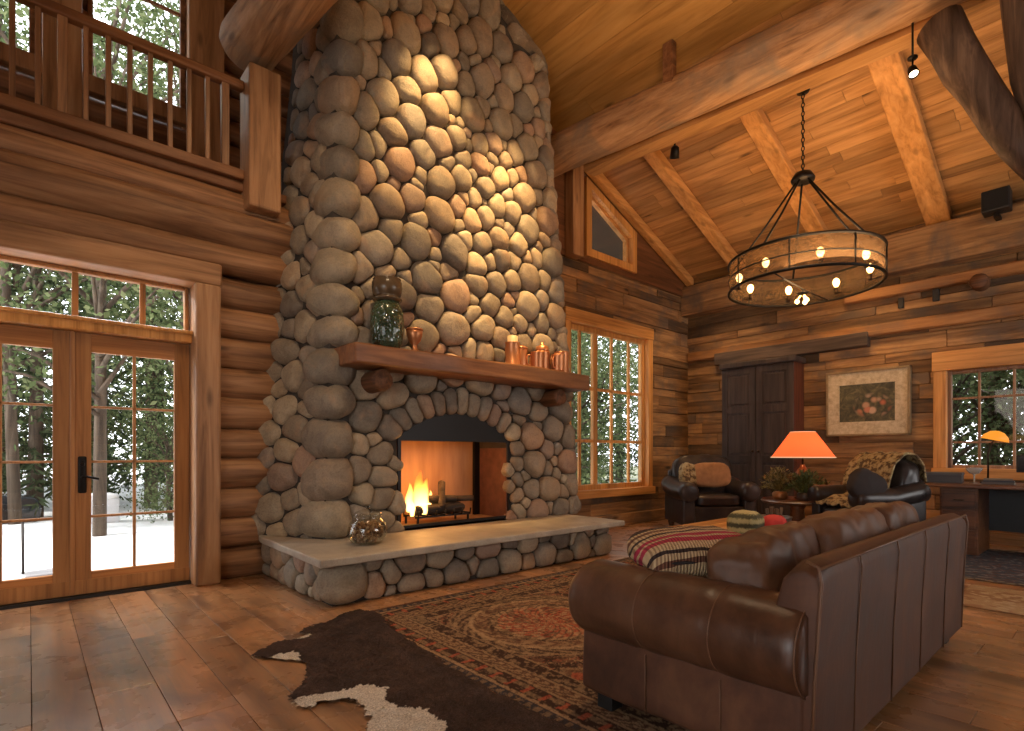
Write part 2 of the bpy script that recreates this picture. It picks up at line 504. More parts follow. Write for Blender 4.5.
MAT['leather3'] = leather('back_leather', (0.042, 0.017, 0.009), (0.088, 0.035, 0.017), (0.145, 0.062, 0.028), (0.52, 0.68))
MAT['leather_blk'] = leather('black_brown_leather', (0.012, 0.009, 0.009), (0.03, 0.022, 0.02), (0.065, 0.045, 0.038), (0.25, 0.42))
MAT['stitch'] = plain('leather_piping', (0.13, 0.06, 0.028), 0.5)
MAT['tan_cloth'] = plain('tan_suede', (0.36, 0.19, 0.085), 0.8, noise_amt=0.3)
MAT['dark_cloth'] = plain('dark_velvet', (0.022, 0.016, 0.016), 0.85, noise_amt=0.3)
MAT['red_cloth'] = plain('red_felt', (0.42, 0.025, 0.02), 0.8, noise_amt=0.3)
MAT['gravelid'] = plain('jar_lid_metal', (0.30, 0.22, 0.15), 0.35, 0.8)

def glass_pane(name='window_pane_glass'):
    k = M(name)
    k.n.remove(k.b)
    tr = k.new('BsdfTransparent'); gl = k.new('BsdfGlossy'); gl.inputs['Roughness'].default_value = 0.02
    gl.inputs['Color'].default_value = (0.95, 0.97, 1, 1)
    mx = k.new('MixShader'); mx.inputs[0].default_value = 0.035
    k.link(tr.outputs[0], mx.inputs[1]); k.link(gl.outputs[0], mx.inputs[2]); k.link(mx.outputs[0], k.out.inputs[0])
    return k.m
MAT['pane'] = glass_pane()
def emit_mat(name, c, s, c2=None):
    k = M(name); k.base((0, 0, 0)); k.rough(0.5)
    k.b.inputs['Emission Color'].default_value = (*c, 1); k.b.inputs['Emission Strength'].default_value = s
    return k.m
MAT['bulb'] = emit_mat('glowing_bulb', (1.0, 0.55, 0.17), 14)
MAT['spotlens'] = emit_mat('spot_lens', (1.0, 0.75, 0.5), 12)

MAT['strip_y'] = wood('pale_strip', (0.20, 0.09, 0.03), (0.42, 0.20, 0.07), (0.56, 0.30, 0.12), 'Y', 0.55, vary=0.2, knots=0.5, fine=14, weather=(0.16, 0.12, 0.09), grey=0.5)

MAT['sash_x'] = wood('window_fir_x', (0.34, 0.14, 0.03), (0.62, 0.30, 0.085), (0.74, 0.40, 0.14), 'X', 0.42, vary=0.12, knots=0.1, fine=26, bump=0.1, spec=0.4)
MAT['sash_y'] = wood('window_fir_y', (0.34, 0.14, 0.03), (0.62, 0.30, 0.085), (0.74, 0.40, 0.14), 'Y', 0.42, vary=0.12, knots=0.1, fine=26, bump=0.1, spec=0.4)
# ================================================================== STRUCTURE
XB, XF, YR, YL = -4.0, 10.12, -4.5, 6.0        # back wall, far wall, right wall, door wall
RIDGE = 2.5
def ceil_z(x):
    return 4.72 + 0.40 * (10.13 - x) if x >= RIDGE else 4.72 + 0.40 * (10.13 - RIDGE) - 0.40 * (RIDGE - x)
rng = random.Random(7)

# floor boards running towards the door wall
bm = NB()
x = XB
while x < XF + 0.1:
    w = rng.choice([0.20, 0.24, 0.27, 0.27])
    y = YR - rng.uniform(0, 1.5)
    while y < 6.3:
        L = rng.uniform(1.1, 2.8)
        y0, y1 = max(y, YR), min(y + L, 6.3)
        if y1 - y0 > 0.05:
            box(bm, (x + 0.0016, y0 + 0.0013, -0.03), (x + w - 0.0016, y1 - 0.0013, 0.0), 0.0012, 1)
        y += L
    x += w
fl = struct('floor', bm, MAT['floor'])
bm = NB(); box(bm, (XB - .2, YR - .2, -0.12), (XF + .2, 6.3, -0.031))
struct('floor_underlay', bm, plain('floor_gap', (0.05, 0.028, 0.018), 0.9), fl)

# ceiling boards (near half wide, far half narrow)
def ceiling(name, x0, x1, y0, y1, w, m, split):
    bm = NB()
    x = x0
    sgn = 1
    while x < x1 - 1e-6:
        ww = min(w * rng.uniform(0.9, 1.1), x1 - x)
        y = y0 - rng.uniform(0, 2)
        while y < y1:
            L = rng.uniform(*split)
            a, b = max(y, y0), min(y + L, y1)
            if b - a > 0.05:
                xa, xb = x + 0.003, x + ww - 0.003
                za, zb = ceil_z(xa), ceil_z(xb)
                vs = [bm.verts.new(p) for p in [(xa, a + .002, za), (xb, a + .002, zb), (xb, b - .002, zb), (xa, b - .002, za),
                                                (xa, a + .002, za + .03), (xb, a + .002, zb + .03), (xb, b - .002, zb + .03), (xa, b - .002, za + .03)]]
                for f in ((0, 1, 2, 3), (7, 6, 5, 4), (0, 4, 5, 1), (1, 5, 6, 2), (2, 6, 7, 3), (3, 7, 4, 0)):
                    bm.faces.new([vs[i] for i in f])
            y += L
        x += ww
    return struct(name, bm, m)
c1 = ceiling('ceiling', RIDGE, 6.35, YR, 7.6, 0.44, MAT['ceil_near'], (4, 8))
c1b = ceiling('ceiling', XB, RIDGE, YR, 7.6, 0.44, MAT['ceil_near'], (4, 8))
c2 = ceiling('ceiling', 6.35, XF + 0.1, YR, 6.1, 0.17, MAT['ceil_far'], (1.2, 3.0))
bm = NB()
poly_prism(bm, [(XB - .2, ceil_z(XB - .2) + .04), (RIDGE, ceil_z(RIDGE) + .04), (XF + .3, ceil_z(XF + .3) + .04), (XF + .3, ceil_z(XF + .3) + .2), (RIDGE, ceil_z(RIDGE) + .2), (XB - .2, ceil_z(XB - .2) + .2)], 'Y', YR - .2, 7.75)
struct('roof_deck', bm, plain('roof_gap', (0.06, 0.035, 0.02), 0.9), c1)

# -------- board walls made of hewn boards with openings
def board_wall(name, axis, plane, thick, u0, u1, z1f, holes, m, seed, rows=(0.13, 0.27), lens=(0.5, 2.6), prot=0.018, skip=None, parent=None):
    """axis 'X': wall in plane Y=plane running along X; 'Y': plane X=plane running along Y. Inside face at plane; thick signed outwards"""
    R = random.Random(seed)
    bm = NB()
    zs = [0.0]
    edges = sorted({h[2] for h in holes} | {h[3] for h in holes})
    zmax = max(z1f(u0), z1f(u1), z1f((u0 + u1) / 2), z1f(min(max(RIDGE, u0), u1)) if axis == 'X' else 0)
    while zs[-1] < zmax:
        z = zs[-1] + R.uniform(*rows)
        for e in edges:
            if zs[-1] < e - 0.02 and abs(z - e) < 0.09 or zs[-1] < e < z:
                z = e; break
        zs.append(z)
    for a, b in zip(zs[:-1], zs[1:]):
        u = u0 - R.uniform(0, 1)
        while u < u1:
            L = R.uniform(*lens)
            segs = [(max(u, u0), min(u + L, u1))]
            for (h0, h1, hz0, hz1) in holes:
                if a < hz1 - 0.01 and b > hz0 + 0.01:
                    ns = []
                    for s0, s1 in segs:
                        if s1 <= h0 or s0 >= h1: ns.append((s0, s1)); continue
                        if s0 < h0: ns.append((s0, h0))
                        if s1 > h1: ns.append((h1, s1))
                    segs = ns
            for s0, s1 in segs:
                if s1 - s0 < 0.03: continue
                bk0, bk1 = sorted((plane + thick * 0.75, plane + thick))
                if min(z1f(s0), z1f(s1)) >= b - 0.01:
                    if axis == 'X': box(bm, (s0 - .001, bk0, a - .001), (s1 + .001, bk1, b + .001))
                    else: box(bm, (bk0, s0 - .001, a - .001), (bk1, s1 + .001, b + .001))
                # trim by the roof line, in steps
                top = lambda q: z1f(q)
                pieces = [(s0, s1)]
                if min(top(s0), top(s1)) < b:
                    n = max(1, int((s1 - s0) / 0.12)); pieces = []
                    for i in range(n):
                        q0, q1 = s0 + (s1 - s0) * i / n, s0 + (s1 - s0) * (i + 1) / n
                        if top((q0 + q1) / 2) > a + 0.02: pieces.append((q0, q1))
                    # merge
                    if pieces: pieces = [(pieces[0][0], pieces[-1][1])]
                for q0, q1 in pieces:
                    p = R.uniform(0, prot)
                    if R.random() < 0.06: p += prot
                    s = -1 if thick > 0 else 1
                    f = plane + s * p
                    lo, hi = min(f, plane + thick), max(f, plane + thick)
                    if axis == 'X': box(bm, (q0 + .002, lo, a + .002), (q1 - .002, hi, b - .002), 0.008, 1)
                    else: box(bm, (lo, q0 + .002, a + .002), (hi, q1 - .002, b - .002), 0.008, 1)
            u += L
    return struct(name, bm, m, parent)

WIN1 = (6.55, 8.72, 0.62, 3.42)        # gable wall window
TRI = (6.93, 8.22)
flat = lambda v: (lambda q: v)
board_wall('wall_left', 'X', 6.0, 0.22, 5.2, XF + .2, lambda q: ceil_z(q) + 0.02, [WIN1, (6.8, 8.3, 4.5, 7.0)], MAT['hewn_x'], 11)
WIN2 = (-0.55, 1.80, 1.02, 2.48)
board_wall('wall_far', 'Y', XF, 0.22, YR, 6.2, flat(ceil_z(XF) + .03), [WIN2], MAT['hewn_y'], 12)
board_wall('wall_back', 'Y', XB, -0.22, YR, 6.2, flat(5.3), [(-2.8, 1.2, 0.9, 3.5)], MAT['hewn_y'], 13)
board_wall('wall_right', 'X', YR, -0.22, XB, XF, lambda q: ceil_z(q) + .02, [(5.4, 9.6, 0.9, 3.8)], MAT['hewn_x'], 14)

# -------- log wall with the glass doors
DOOR = (-0.80, 1.36, 0, 3.06)
bm = NB()
z = 0.15
i = 0
while z < 3.0:
    log(bm, (1.25, 6.06, z), (2.55, 6.06, z), 0.165, seed=i * 3.1 + 1, wob=0.08, step=0.12, seg=22)
    log(bm, (XB - .1, 6.06, z), (-0.72, 6.06, z), 0.165, seed=i * 3.1 + 2, wob=0.08, step=0.25)
    z += 0.302; i += 1
logs_hi = [(3.20, 6.03, 0.17), (3.49, 5.97, 0.185), (3.76, 6.06, 0.16)]
for zz, yy, rr in logs_hi:
    log(bm, (XB - .1, yy, zz), (2.3, yy, zz), rr, seed=i * 2.7, wob=0.10, step=0.16, seg=24); i += 1
box(bm, (1.36, 6.10, 0), (5.4, 6.26, 3.85)); box(bm, (XB, 6.10, 0), (-0.80, 6.26, 3.85)); box(bm, (-0.81, 6.10, 3.06), (1.4, 6.26, 3.85))
struct('wall_left_logs', bm, MAT['log'], None, True)

# -------- loft: floor, side, back wall
bm = NB()
box(bm, (XB, 5.93, 3.90), (2.06, 6.22, 4.0), 0.02)
box(bm, (XB, 6.0, 3.86), (2.2, 7.5, 3.95))
struct('floor_loft', bm, MAT['loftwood'])
bm = NB()
LW = [(-0.95, 0.06), (0.46, 1.40)]
i = 0
z = 4.1
while z < 8.0:
    for (a, b) in ([(XB, 5.6)] if not (5.25 < z < 7.2) else [(XB, -0.95), (0.06, 0.46), (1.40, 5.6)]):
        if ceil_z(max(a, -4)) > z - 2:
            log(bm, (a - .02, 7.55, z), (b + .02, 7.55, z), 0.16, seed=50 + i, wob=0.08, step=0.3, seg=18); i += 1
    z += 0.3
box(bm, (XB, 7.6, 3.9), (5.6, 7.7, 5.3)); box(bm, (1.4, 7.6, 5.2), (5.6, 7.7, 7.8)); box(bm, (XB, 7.6, 5.2), (-.95, 7.7, 7.2)); box(bm, (XB, 7.6, 7.1), (5.6, 7.7, 8.0)); box(bm, (.06, 7.6, 5.2), (.46, 7.7, 7.2))
struct('wall_loft', bm, MAT['loftwood'], None, True)
bm = NB()
box(bm, (2.4, 6.10, 3.9), (5.4, 6.2, 7.9)); 
struct('wall_behind_chimney', bm, MAT['loftwood'])

# -------- windows (kind structure) -------------------------------------
def win(name, axis, plane, u0, u1, z0, z1, bars_u, bars_z, fw=0.06, mw=0.028, depth=0.08, trim=0.12, m=None, outs=1, header=None, tm=None, thickbar=None, sill=True):
    m = m or MAT['sash']; tm = tm or MAT['sash']
    root = bpy.data.objects.new(name, None); COL.objects.link(root); root['kind'] = 'structure'
    if axis == 'X': root.location = ((u0 + u1) / 2, plane, z0)
    else: root.location = (plane, (u0 + u1) / 2, z0)
    ox, oy, oz = root.location
    def bx(bm, a0, a1, d0, d1, c0, c1, bev=0.006):
        if axis == 'X': box(bm, (a0 - ox, plane + d0 - oy, c0 - oz), (a1 - ox, plane + d1 - oy, c1 - oz), bev, 1)
        else: box(bm, (plane + d0 - ox, a0 - oy, c0 - oz), (plane + d1 - ox, a1 - oy, c1 - oz), bev, 1)
    d = depth
    bm = NB()
    bx(bm, u0, u0 + fw, 0, d, z0, z1); bx(bm, u1 - fw, u1, 0, d, z0, z1)
    bx(bm, u0 + fw, u1 - fw, 0.002, d - .002, z0, z0 + fw); bx(bm, u0 + fw, u1 - fw, 0.002, d - .002, z1 - fw, z1)
    if thickbar:
        for t in thickbar: bx(bm, t - fw * 0.6, t + fw * 0.6, 0.004, d - .004, z0 + fw, z1 - fw)
    obj('window_frame', bm, m, root, False)
    for b in bars_u:
        bm = NB(); bx(bm, b - mw / 2, b + mw / 2, d * .25, d * .75, z0 + fw, z1 - fw, 0.003); obj('muntin', bm, m, root, False)
    for b in bars_z:
        bm = NB(); bx(bm, u0 + fw, u1 - fw, d * .22, d * .72, b - mw / 2, b + mw / 2, 0.003); obj('muntin', bm, m, root, False)
    bm = NB(); bx(bm, u0 + fw * .6, u1 - fw * .6, d * .45, d * .53, z0 + fw * .6, z1 - fw * .6, 0)
    obj('window_glass', bm, MAT['pane'], root, False)
    if trim:
        t = trim
        bm = NB(); bx(bm, u0 - t, u0 + .005, -0.10, 0.04, z0 + .004, z1); obj('window_casing', bm, tm, root, False)
        bm = NB(); bx(bm, u1 - .005, u1 + t, -0.10, 0.04, z0 + .004, z1); obj('window_casing', bm, tm, root, False)
        hm = MAT['sash_x'] if axis == 'X' else MAT['sash_y']
        bm = NB(); bx(bm, u0 - t * 1.1, u1 + t * 1.1, -0.115, 0.04, z1, z1 + t * (header or 1.2)); obj('window_head', bm, hm, root, False)
        if sill:
            bm = NB(); bx(bm, u0 - t * 1.1, u1 + t * 1.1, -0.15, 0.04, z0 - t, z0 + .004); obj('window_sill', bm, hm, root, False)
    return root
win('window_1', 'X', 6.06, 6.55, 8.70, 0.64, 3.40, [6.90, 7.75, 8.25], [1.47, 2.36], fw=0.09, mw=0.05, trim=0.13, thickbar=[7.28], header=1.6)
win('window_2', 'Y', 10.16, -0.50, 1.78, 1.04, 2.47, [1.42, 1.05, 0.68, 0.32, -0.06], [2.06, 1.42], fw=0.05, mw=0.03, trim=0.15, m=MAT['rail'], tm=MAT['sash'], header=1.9)
win('window_3', 'X', 7.42, 0.47, 1.39, 5.28, 7.1, [], [6.45], fw=0.05, mw=0.03, trim=0.0, m=MAT['loftwood'])
win('window_4', 'X', 7.42, -0.94, 0.05, 5.28, 7.1, [-0.45], [6.45], fw=0.05, mw=0.03, trim=0.0, m=MAT['loftwood'])
# loft window casings
bm = NB()
for a, b in ((1.40, 1.78), (0.10, 0.42), (-1.25, -0.95)): box(bm, (a, 7.28, 4.0), (b, 7.42, 7.4), 0.01)
box(bm, (-1.3, 7.30, 5.10), (1.8, 7.40, 5.28), 0.01)
struct('trim_loft', bm, MAT['trim'])
# low log rail below the loft windows
# trapezoid gable window
root = bpy.data.objects.new('window_5', None); COL.objects.link(root); root['kind'] = 'structure'; root.location = (7.5, 5.98, 4.6)
def trap(u0, u1, z0, off, sl=0.40):
    c = lambda q: ceil_z(q) - off
    return [(u0, z0), (u1, z0), (u1, c(u1)), (u0, c(u0))]
def frame_of(outer, inner, y0, y1, nm, m, par):
    bm = NB()
    n = len(outer)
    O = [[bm.verts.new((p[0] - 7.5, y - 5.98, p[1] - 4.6)) for p in outer] for y in (y0, y1)]
    I = [[bm.verts.new((p[0] - 7.5, y - 5.98, p[1] - 4.6)) for p in inner] for y in (y0, y1)]
    for i in range(n):
        j = (i + 1) % n
        bm.faces.new((O[0][i], O[0][j], I[0][j], I[0][i])); bm.faces.new((O[1][i], O[1][j], I[1][j], I[1][i]))
        bm.faces.new((O[0][i], O[0][j], O[1][j], O[1][i])); bm.faces.new((I[0][i], I[0][j], I[1][j], I[1][i]))
    return obj(nm, bm, m, par, False)
def inset(tr, a, b=None):
    (u0, z0), (u1, _), (_, za), (_, zb) = tr
    return [(u0 + a, z0 + a), (u1 - a, z0 + a), (u1 - a, za - a * 0.9), (u0 + a, zb - a * 1.25)]
T0 = trap(6.86, 8.24, 4.52, 0.22)
T1 = inset(T0, 0.13); T2 = inset(T1, 0.05); T3 = inset(T2, 0.06)
frame_of(T0, T1, 5.90, 6.10, 'window_casing', MAT['sash'], root)
frame_of(T1, T2, 6.0, 6.08, 'window_frame', MAT['rafter'], root)
bm = NB(); poly_prism(bm, [(p[0] - 7.5, p[1] - 4.6) for p in T2], 'Y', 0.06, 0.068); obj('window_glass', bm, MAT['pane'], root, False)
# dark panel filling the gable around it
bm = NB()
O = [(5.0, 4.36), (10.1, 4.36), (10.12, 4.72), (5.0, ceil_z(5.0))]
for (a, b, c, d) in [((5.2, 4.42), (6.86, 4.42), (6.86, ceil_z(6.86)), (5.2, ceil_z(5.2))), ((6.86, 4.42), (8.24, 4.42), (8.24, 4.52), (6.86, 4.52)),
                     ((8.24, 4.42), (10.1, 4.42), (10.1, 4.73), (8.24, ceil_z(8.24))), ((6.86, ceil_z(6.86) - .22), (8.24, ceil_z(8.24) - .22), (8.24, ceil_z(8.24)), (6.86, ceil_z(6.86)))]:
    poly_prism(bm, [a, b, c, d], 'Y', 5.95, 6.05)
struct('trim_gable', bm, wood('gable_panel', (0.08, 0.03, 0.012), (0.16, 0.065, 0.024), (0.24, 0.10, 0.04), 'X', 0.5, rand=False, fine=14))
bm = NB()
box(bm, (6.40, 5.78, 4.40), (6.66, 5.96, ceil_z(6.5) - .03), 0.015)
struct('trim_post', bm, MAT['trim'])

# -------- french doors -------------------------------------------------
bm = NB()
box(bm, (1.17, 5.80, 0.0), (1.39, 6.15, 2.87), 0.02, 2)
box(bm, (-0.86, 5.80, 0.0), (-0.64, 6.15, 2.87), 0.02, 2)
struct('trim_door_jambs', bm, MAT['trim'])
bm = NB()
box(bm, (-1.15, 5.79, 2.86), (1.40, 6.18, 3.08), 0.03, 3)
struct('trim_door_header', bm, MAT['trim_x'])
bm = NB()
box(bm, (-0.64, 5.93, 2.31), (1.17, 6.13, 2.40), 0.012)
box(bm, (-0.64, 5.90, 2.385), (1.17, 6.05, 2.42), 0.01)
struct('trim_door_transom', bm, MAT['sash'])
bm = NB(); box(bm, (-0.64, 5.98, 0.0), (1.17, 6.2, 0.028)); struct('trim_threshold', bm, MAT['blackpaint'])
win('window_6', 'X', 6.03, -0.63, 1.16, 2.41, 2.86, [0.30, 0.79, -0.2], [], fw=0.035, mw=0.045, trim=0, m=MAT['door'])

def french_door(name, x0, x1, handle_side):
    root = bpy.data.objects.new(name, None); COL.objects.link(root); root['kind'] = 'structure'; root.location = ((x0 + x1) / 2, 6.06, 0.03)
    ox = (x0 + x1) / 2
    st, br, tr = 0.125, 0.19, 0.16
    z0, z1 = 0.0, 2.275
    def bx(bm, a, b, c, d, y0=-0.025, y1=0.025, bev=0.004): box(bm, (a - ox, y0, c), (b - ox, y1, d), bev, 1)
    bm = NB(); bx(bm, x0, x0 + st, z0, z1); bx(bm, x1 - st, x1, z0, z1); obj('stile', bm, MAT['door'], root, False)
    bm = NB(); bx(bm, x0 + st, x1 - st, z0, br); bx(bm, x0 + st, x1 - st, z1 - tr, z1); 
    obj('rail', bm, wood('door_rail_' + name, (0.26, 0.10, 0.03), (0.44, 0.19, 0.06), (0.54, 0.26, 0.09), 'X', 0.38, vary=0.12, knots=0.0, fine=26, bump=0.1, spec=0.5), root, False)
    bm = NB(); bx(bm, x0 + 0.0, x1 - 0.0, 0.0, 0.125, -0.033, 0.0); obj('kick_rail', bm, MAT['door'], root, False)
    a, b, c, d = x0 + st, x1 - st, br, z1 - tr
    bm = NB(); bx(bm, (a + b) / 2 - .012, (a + b) / 2 + .012, c, d, -0.016, 0.016, 0.003); obj('muntin', bm, MAT['door'], root, False)
    for k in range(1, 4):
        zz = c + (d - c) * k / 4
        bm = NB(); bx(bm, a, b, zz - .010, zz + .010, -0.016, 0.016, 0.003); obj('muntin', bm, MAT['door'], root, False)
    bm = NB(); bx(bm, a - .01, b + .01, c - .01, d + .01, -0.004, 0.004, 0); obj('glass', bm, MAT['pane'], root, False)
    if handle_side:
        hx = x0 + 0.062 - ox
        bm = NB(); box(bm, (hx - .03, -0.04, 0.88), (hx + .03, -0.024, 1.20), 0.012, 2)
        hp = obj('handle_plate', bm, MAT['iron'], root)
        bm = NB(); tube(bm, [(hx, -0.04, 1.02), (hx, -0.085, 1.02), (hx + .03, -0.095, 1.025), (hx + .11, -0.092, 1.0)], [.012, .011, .010, .012], 10)
        lathe(bm, [(0.014, 0), (0.018, 0.01), (0.012, 0.02)], (0, 0, 0), 12, Matrix.Translation((hx, -0.04, 1.13)) @ Matrix.Rotation(PI / 2, 4, 'X'))
        obj('handle', bm, MAT['iron'], root)
    return root
french_door('door_1', 0.285, 1.165, True)
french_door('door_2', -0.625, 0.275, False)
bm = NB(); box(bm, (0.262, 6.02, 0.03), (0.298, 6.05, 2.31), 0.006); struct('trim_astragal', bm, MAT['door'])

# -------- timber trims of the far wall
bm = NB()
box(bm, (9.84, YR, 4.02), (XF + .05, 6.0, 4.60), 0.03, 2)
struct('trim_top_plate', bm, MAT['hewn_y'])
bm = NB()
box(bm, (9.98, YR, 3.70), (XF + .05, 3.1, 3.86), 0.02, 1); box(bm, (10.0, YR, 3.12), (XF + .05, 5.95, 3.30), 0.02, 1)
struct('trim_wall_strips', bm, MAT['strip_y'])
bm = NB(); box(bm, (9.97, 2.75, 2.97), (XF + .03, 5.35, 3.20), 0.02, 2)
struct('trim_dark_lintel', bm, MAT['darkbeam'])
bm = NB(); box(bm, (6.0, 5.86, 0), (XF, 6.02, 0.20), 0.01); struct('baseboard_left', bm, MAT['hewn_x'])
bm = NB(); box(bm, (9.95, YR, 0), (XF, 6.0, 0.16), 0.01); struct('baseboard_far', bm, MAT['hewn_y'])
bm = NB()
log(bm, (9.86, 1.38, 3.66), (10.2, 1.38, 3.66), 0.105, seed=3.3, wob=.15, step=.05, seg=20, crack=False)
struct('trim_log_end', bm, MAT['endgrain'], None, True)
bm = NB(); box(bm, (10.06, 1.86, 3.52), (10.16, 1.94, 3.70), .01); struct('trim_notch', bm, MAT['blackpaint'])
bm = NB(); box(bm, (10.06, 2.30, 3.50), (10.16, 2.37, 3.66), .01); struct('trim_notch', bm, MAT['blackpaint'])
# ================================================================== ROOF TIMBERS
t = thing('ceiling_beam', 'thick weathered peeled log beam running from the stone chimney across the ceiling', 'beam', (5.95, 5.45, 5.60))
bm = NB(); log(bm, (-0.08, 0.5, 0.10), (0.75, -5.6, 0.21), 0.27, seed=4.4, wob=0.10, step=0.16, seg=30, wf=1.2)
obj('log', bm, MAT['log_y'], t)
bm = NB()
A, B = Vector((0.20, -0.1, -0.16)), Vector((0.95, -5.6, -0.06))
dv = (B - A).normalized(); 
pp = [bm.verts.new(A + Vector(o)) for o in ((0, 0, 0), (.24, 0, 0), (.24, 0, .12), (0, 0, .12))]
qq = [bm.verts.new(B + Vector(o)) for o in ((0, 0, 0), (.24, 0, 0), (.24, 0, .12), (0, 0, .12))]
bm.faces.new(pp); bm.faces.new(qq[::-1])
for i in range(4): bm.faces.new((pp[i], pp[(i + 1) % 4], qq[(i + 1) % 4], qq[i]))
obj('nailer_board', bm, MAT['ceil_far'], t, False)
bm = NB()
box(bm, (5.92, 3.72, 5.82), (6.02, 3.86, 6.36), 0.01)
tag(obj('strut_block', bm, MAT['loftwood'], None, False), 'small dark upright wood block between the log beam and the wide ceiling boards', 'block')
rl = ['pale squared rafter nearest the trapezoid gable window', 'pale squared rafter reaching down behind the left edge of the chandelier', 'pale squared rafter passing right behind the chandelier chain',
      'broad pale squared rafter right of the chandelier, nearest the speaker']
ry = [5.86, 4.83, 3.35, 1.85]
rw = [0.14, 0.20, 0.24, 0.30]
r0 = None
for i, (y, lb, w_) in enumerate(zip(ry, rl, rw)):
    o = None
    bm = NB()
    x0_, x1_ = 6.4, 10.0
    d0 = 0.16
    vs = []
    for yy in (-w_ / 2, w_ / 2):
        vs.append([bm.verts.new(p) for p in ((x0_, yy, ceil_z(x0_) - d0), (x1_, yy, ceil_z(x1_) - d0), (x1_, yy, ceil_z(x1_) - .001), (x0_, yy, ceil_z(x0_) - .001))])
    bm.faces.new(vs[0]); bm.faces.new(vs[1][::-1])
    for j in range(4): bm.faces.new((vs[0][j], vs[1][j], vs[1][(j + 1) % 4], vs[0][(j + 1) % 4]))
    o = obj('rafter', bm, MAT['rafter'], None, False); o.location = (0, y, 0)
    bv = o.modifiers.new('bevel', 'BEVEL'); bv.width = 0.015; bv.segments = 2
    tag(o, lb, 'rafter', 'rafters of the far ceiling slope')
# log purlin at the loft and its post
bm = NB(); log(bm, (1.68, 6.05, 5.43), (2.02, 3.1, 5.50), 0.272, seed=8.8, wob=0.10, step=0.12, seg=30, wf=1.3)
tag(obj('log_purlin', bm, MAT['log_y']), 'massive round log end resting on the square post beside the chimney top', 'beam')
bm = NB(); box(bm, (1.62, 5.72, 3.70), (1.93, 6.06, 5.12), 0.025, 2)
tag(obj('corner_post', bm, MAT['trim'], None, False), 'square timber post at the end of the balcony railing under the big log', 'post')
# railing
t = thing('balcony_railing', 'wooden balcony railing with square balusters above the glass doors', 'railing', (-1.0, 5.92, 4.0))
bm = NB(); box(bm, (-2.6, -0.05, 0.90), (2.62, 0.05, 0.99), 0.02, 2); obj('handrail', bm, MAT['rail_x'] if 'rail_x' in MAT else MAT['mantel'], t, False)
bm = NB(); box(bm, (-2.6, -0.045, 0.0), (2.62, 0.045, 0.10), 0.012, 2); obj('bottom_rail', bm, MAT['mantel'], t, False)
for i in range(34):
    xx = -2.51 + i * 0.155
    if xx > 2.6: break
    big = (i % 8 == 0)
    s = 0.034 if big else 0.020
    bm = NB(); box(bm, (xx - s, -s, 0.09), (xx + s, s, 0.91), 0.005, 1); obj('newel' if big else 'baluster', bm, MAT['rail'], t, False)

# tree trunk post at right with a curved branch brace
t = thing('trunk_post', 'natural dark tree trunk post with a curved branch brace meeting the log beam', 'post', (6.6, 0.35, 0))
bm = NB()
tube(bm, [(0.25, -0.9, 0.0), (0.2, -0.7, 1.5), (0.12, -0.32, 3.0), (0.02, 0.06, 3.9), (0.0, 0.22, 4.6), (0.02, 0.27, 5.3), (0.0, 0.30, 6.12)], [.20, .18, .16, .15, .15, .16, .17], 20, True, 0.2, 3.0)
obj('trunk', bm, MAT['log_dark'], t)
bm = NB()
pts = [Vector((-0.05, 0.86, 5.36)), Vector((-0.05, 0.76, 5.10)), Vector((-0.05, 0.66, 4.84)), Vector((-0.04, 0.55, 4.56)), Vector((-0.03, 0.43, 4.28)), Vector((-0.01, 0.31, 4.0)), Vector((0.02, 0.14, 3.7))]
tube(bm, pts, [.19, .175, .165, .155, .145, .135, .12], 20, True, 0.15, 5.0)
obj('branch_brace', bm, MAT['log_dark'], t)

# ceiling fittings
def small_spot(name, loc, aim, label, on=True, s=1.0):
    t = thing(name, label, 'spotlight', loc)
    bm = NB(); lathe(bm, [(0.05 * s, 0.0), (0.05 * s, 0.02 * s), (0.02 * s, 0.03 * s)], (0, 0, 0), 16); tube(bm, [(0, 0, 0.01), (0, 0, -0.12 * s)], 0.01 * s, 8); obj('bracket', bm, MAT['iron'], t)
    q = (Vector(aim)).to_track_quat('-Z', 'Y').to_matrix().to_4x4()
    mt = Matrix.Translation((0, 0, -0.14 * s)) @ q
    bm = NB(); lathe(bm, [(0.02 * s, 0.06 * s), (0.045 * s, 0.04 * s), (0.055 * s, -0.07 * s), (0.048 * s, -0.07 * s), (0.045 * s, -0.05 * s)], (0, 0, 0), 18, mt); obj('lamp_head', bm, MAT['iron'], t)
    bm = NB(); lathe(bm, [(0.0, -0.050 * s), (0.044 * s, -0.052 * s)], (0, 0, 0), 18, mt); lathe(bm, [(0.0, -0.078 * s), (0.03 * s, -0.07 * s), (0.044 * s, -0.052 * s)], (0, 0, 0), 18, mt)
    obj('lamp_lens', bm, MAT['spotlens'] if on else MAT['iron'], t)
    return t
sl = small_spot('spotlight', (6.55, 1.42, 5.16), (-0.4, -0.3, -1), 'small lit spotlight hanging under the log beam near the curved branch', True, 0.85)
bm = NB(); tube(bm, [(0, 0, 0), (0, 0, .36)], .01, 8); obj('drop_rod', bm, MAT['iron'], sl)
small_spot('spotlight', (7.15, 4.45, ceil_z(7.15) - .01), (0.5, 0.4, -1), 'small black unlit ceiling spotlight between the left rafters', False, 1.3)
bm = NB(); tube(bm, [(6.62, 0.98, 5.55), (6.58, 0.85, 5.5), (6.6, 0.72, 5.5), (6.6, 0.6, 5.38)], [.03, .05, .055, .04], 12)
tag(obj('branch_spotlight', bm, MAT['iron']), 'black fixture on top of the curved branch at the upper right', 'spotlight')
t = thing('wall_speaker', 'black square speaker high on the far wall beneath the ceiling', 'speaker', (9.66, 1.17, 4.61))
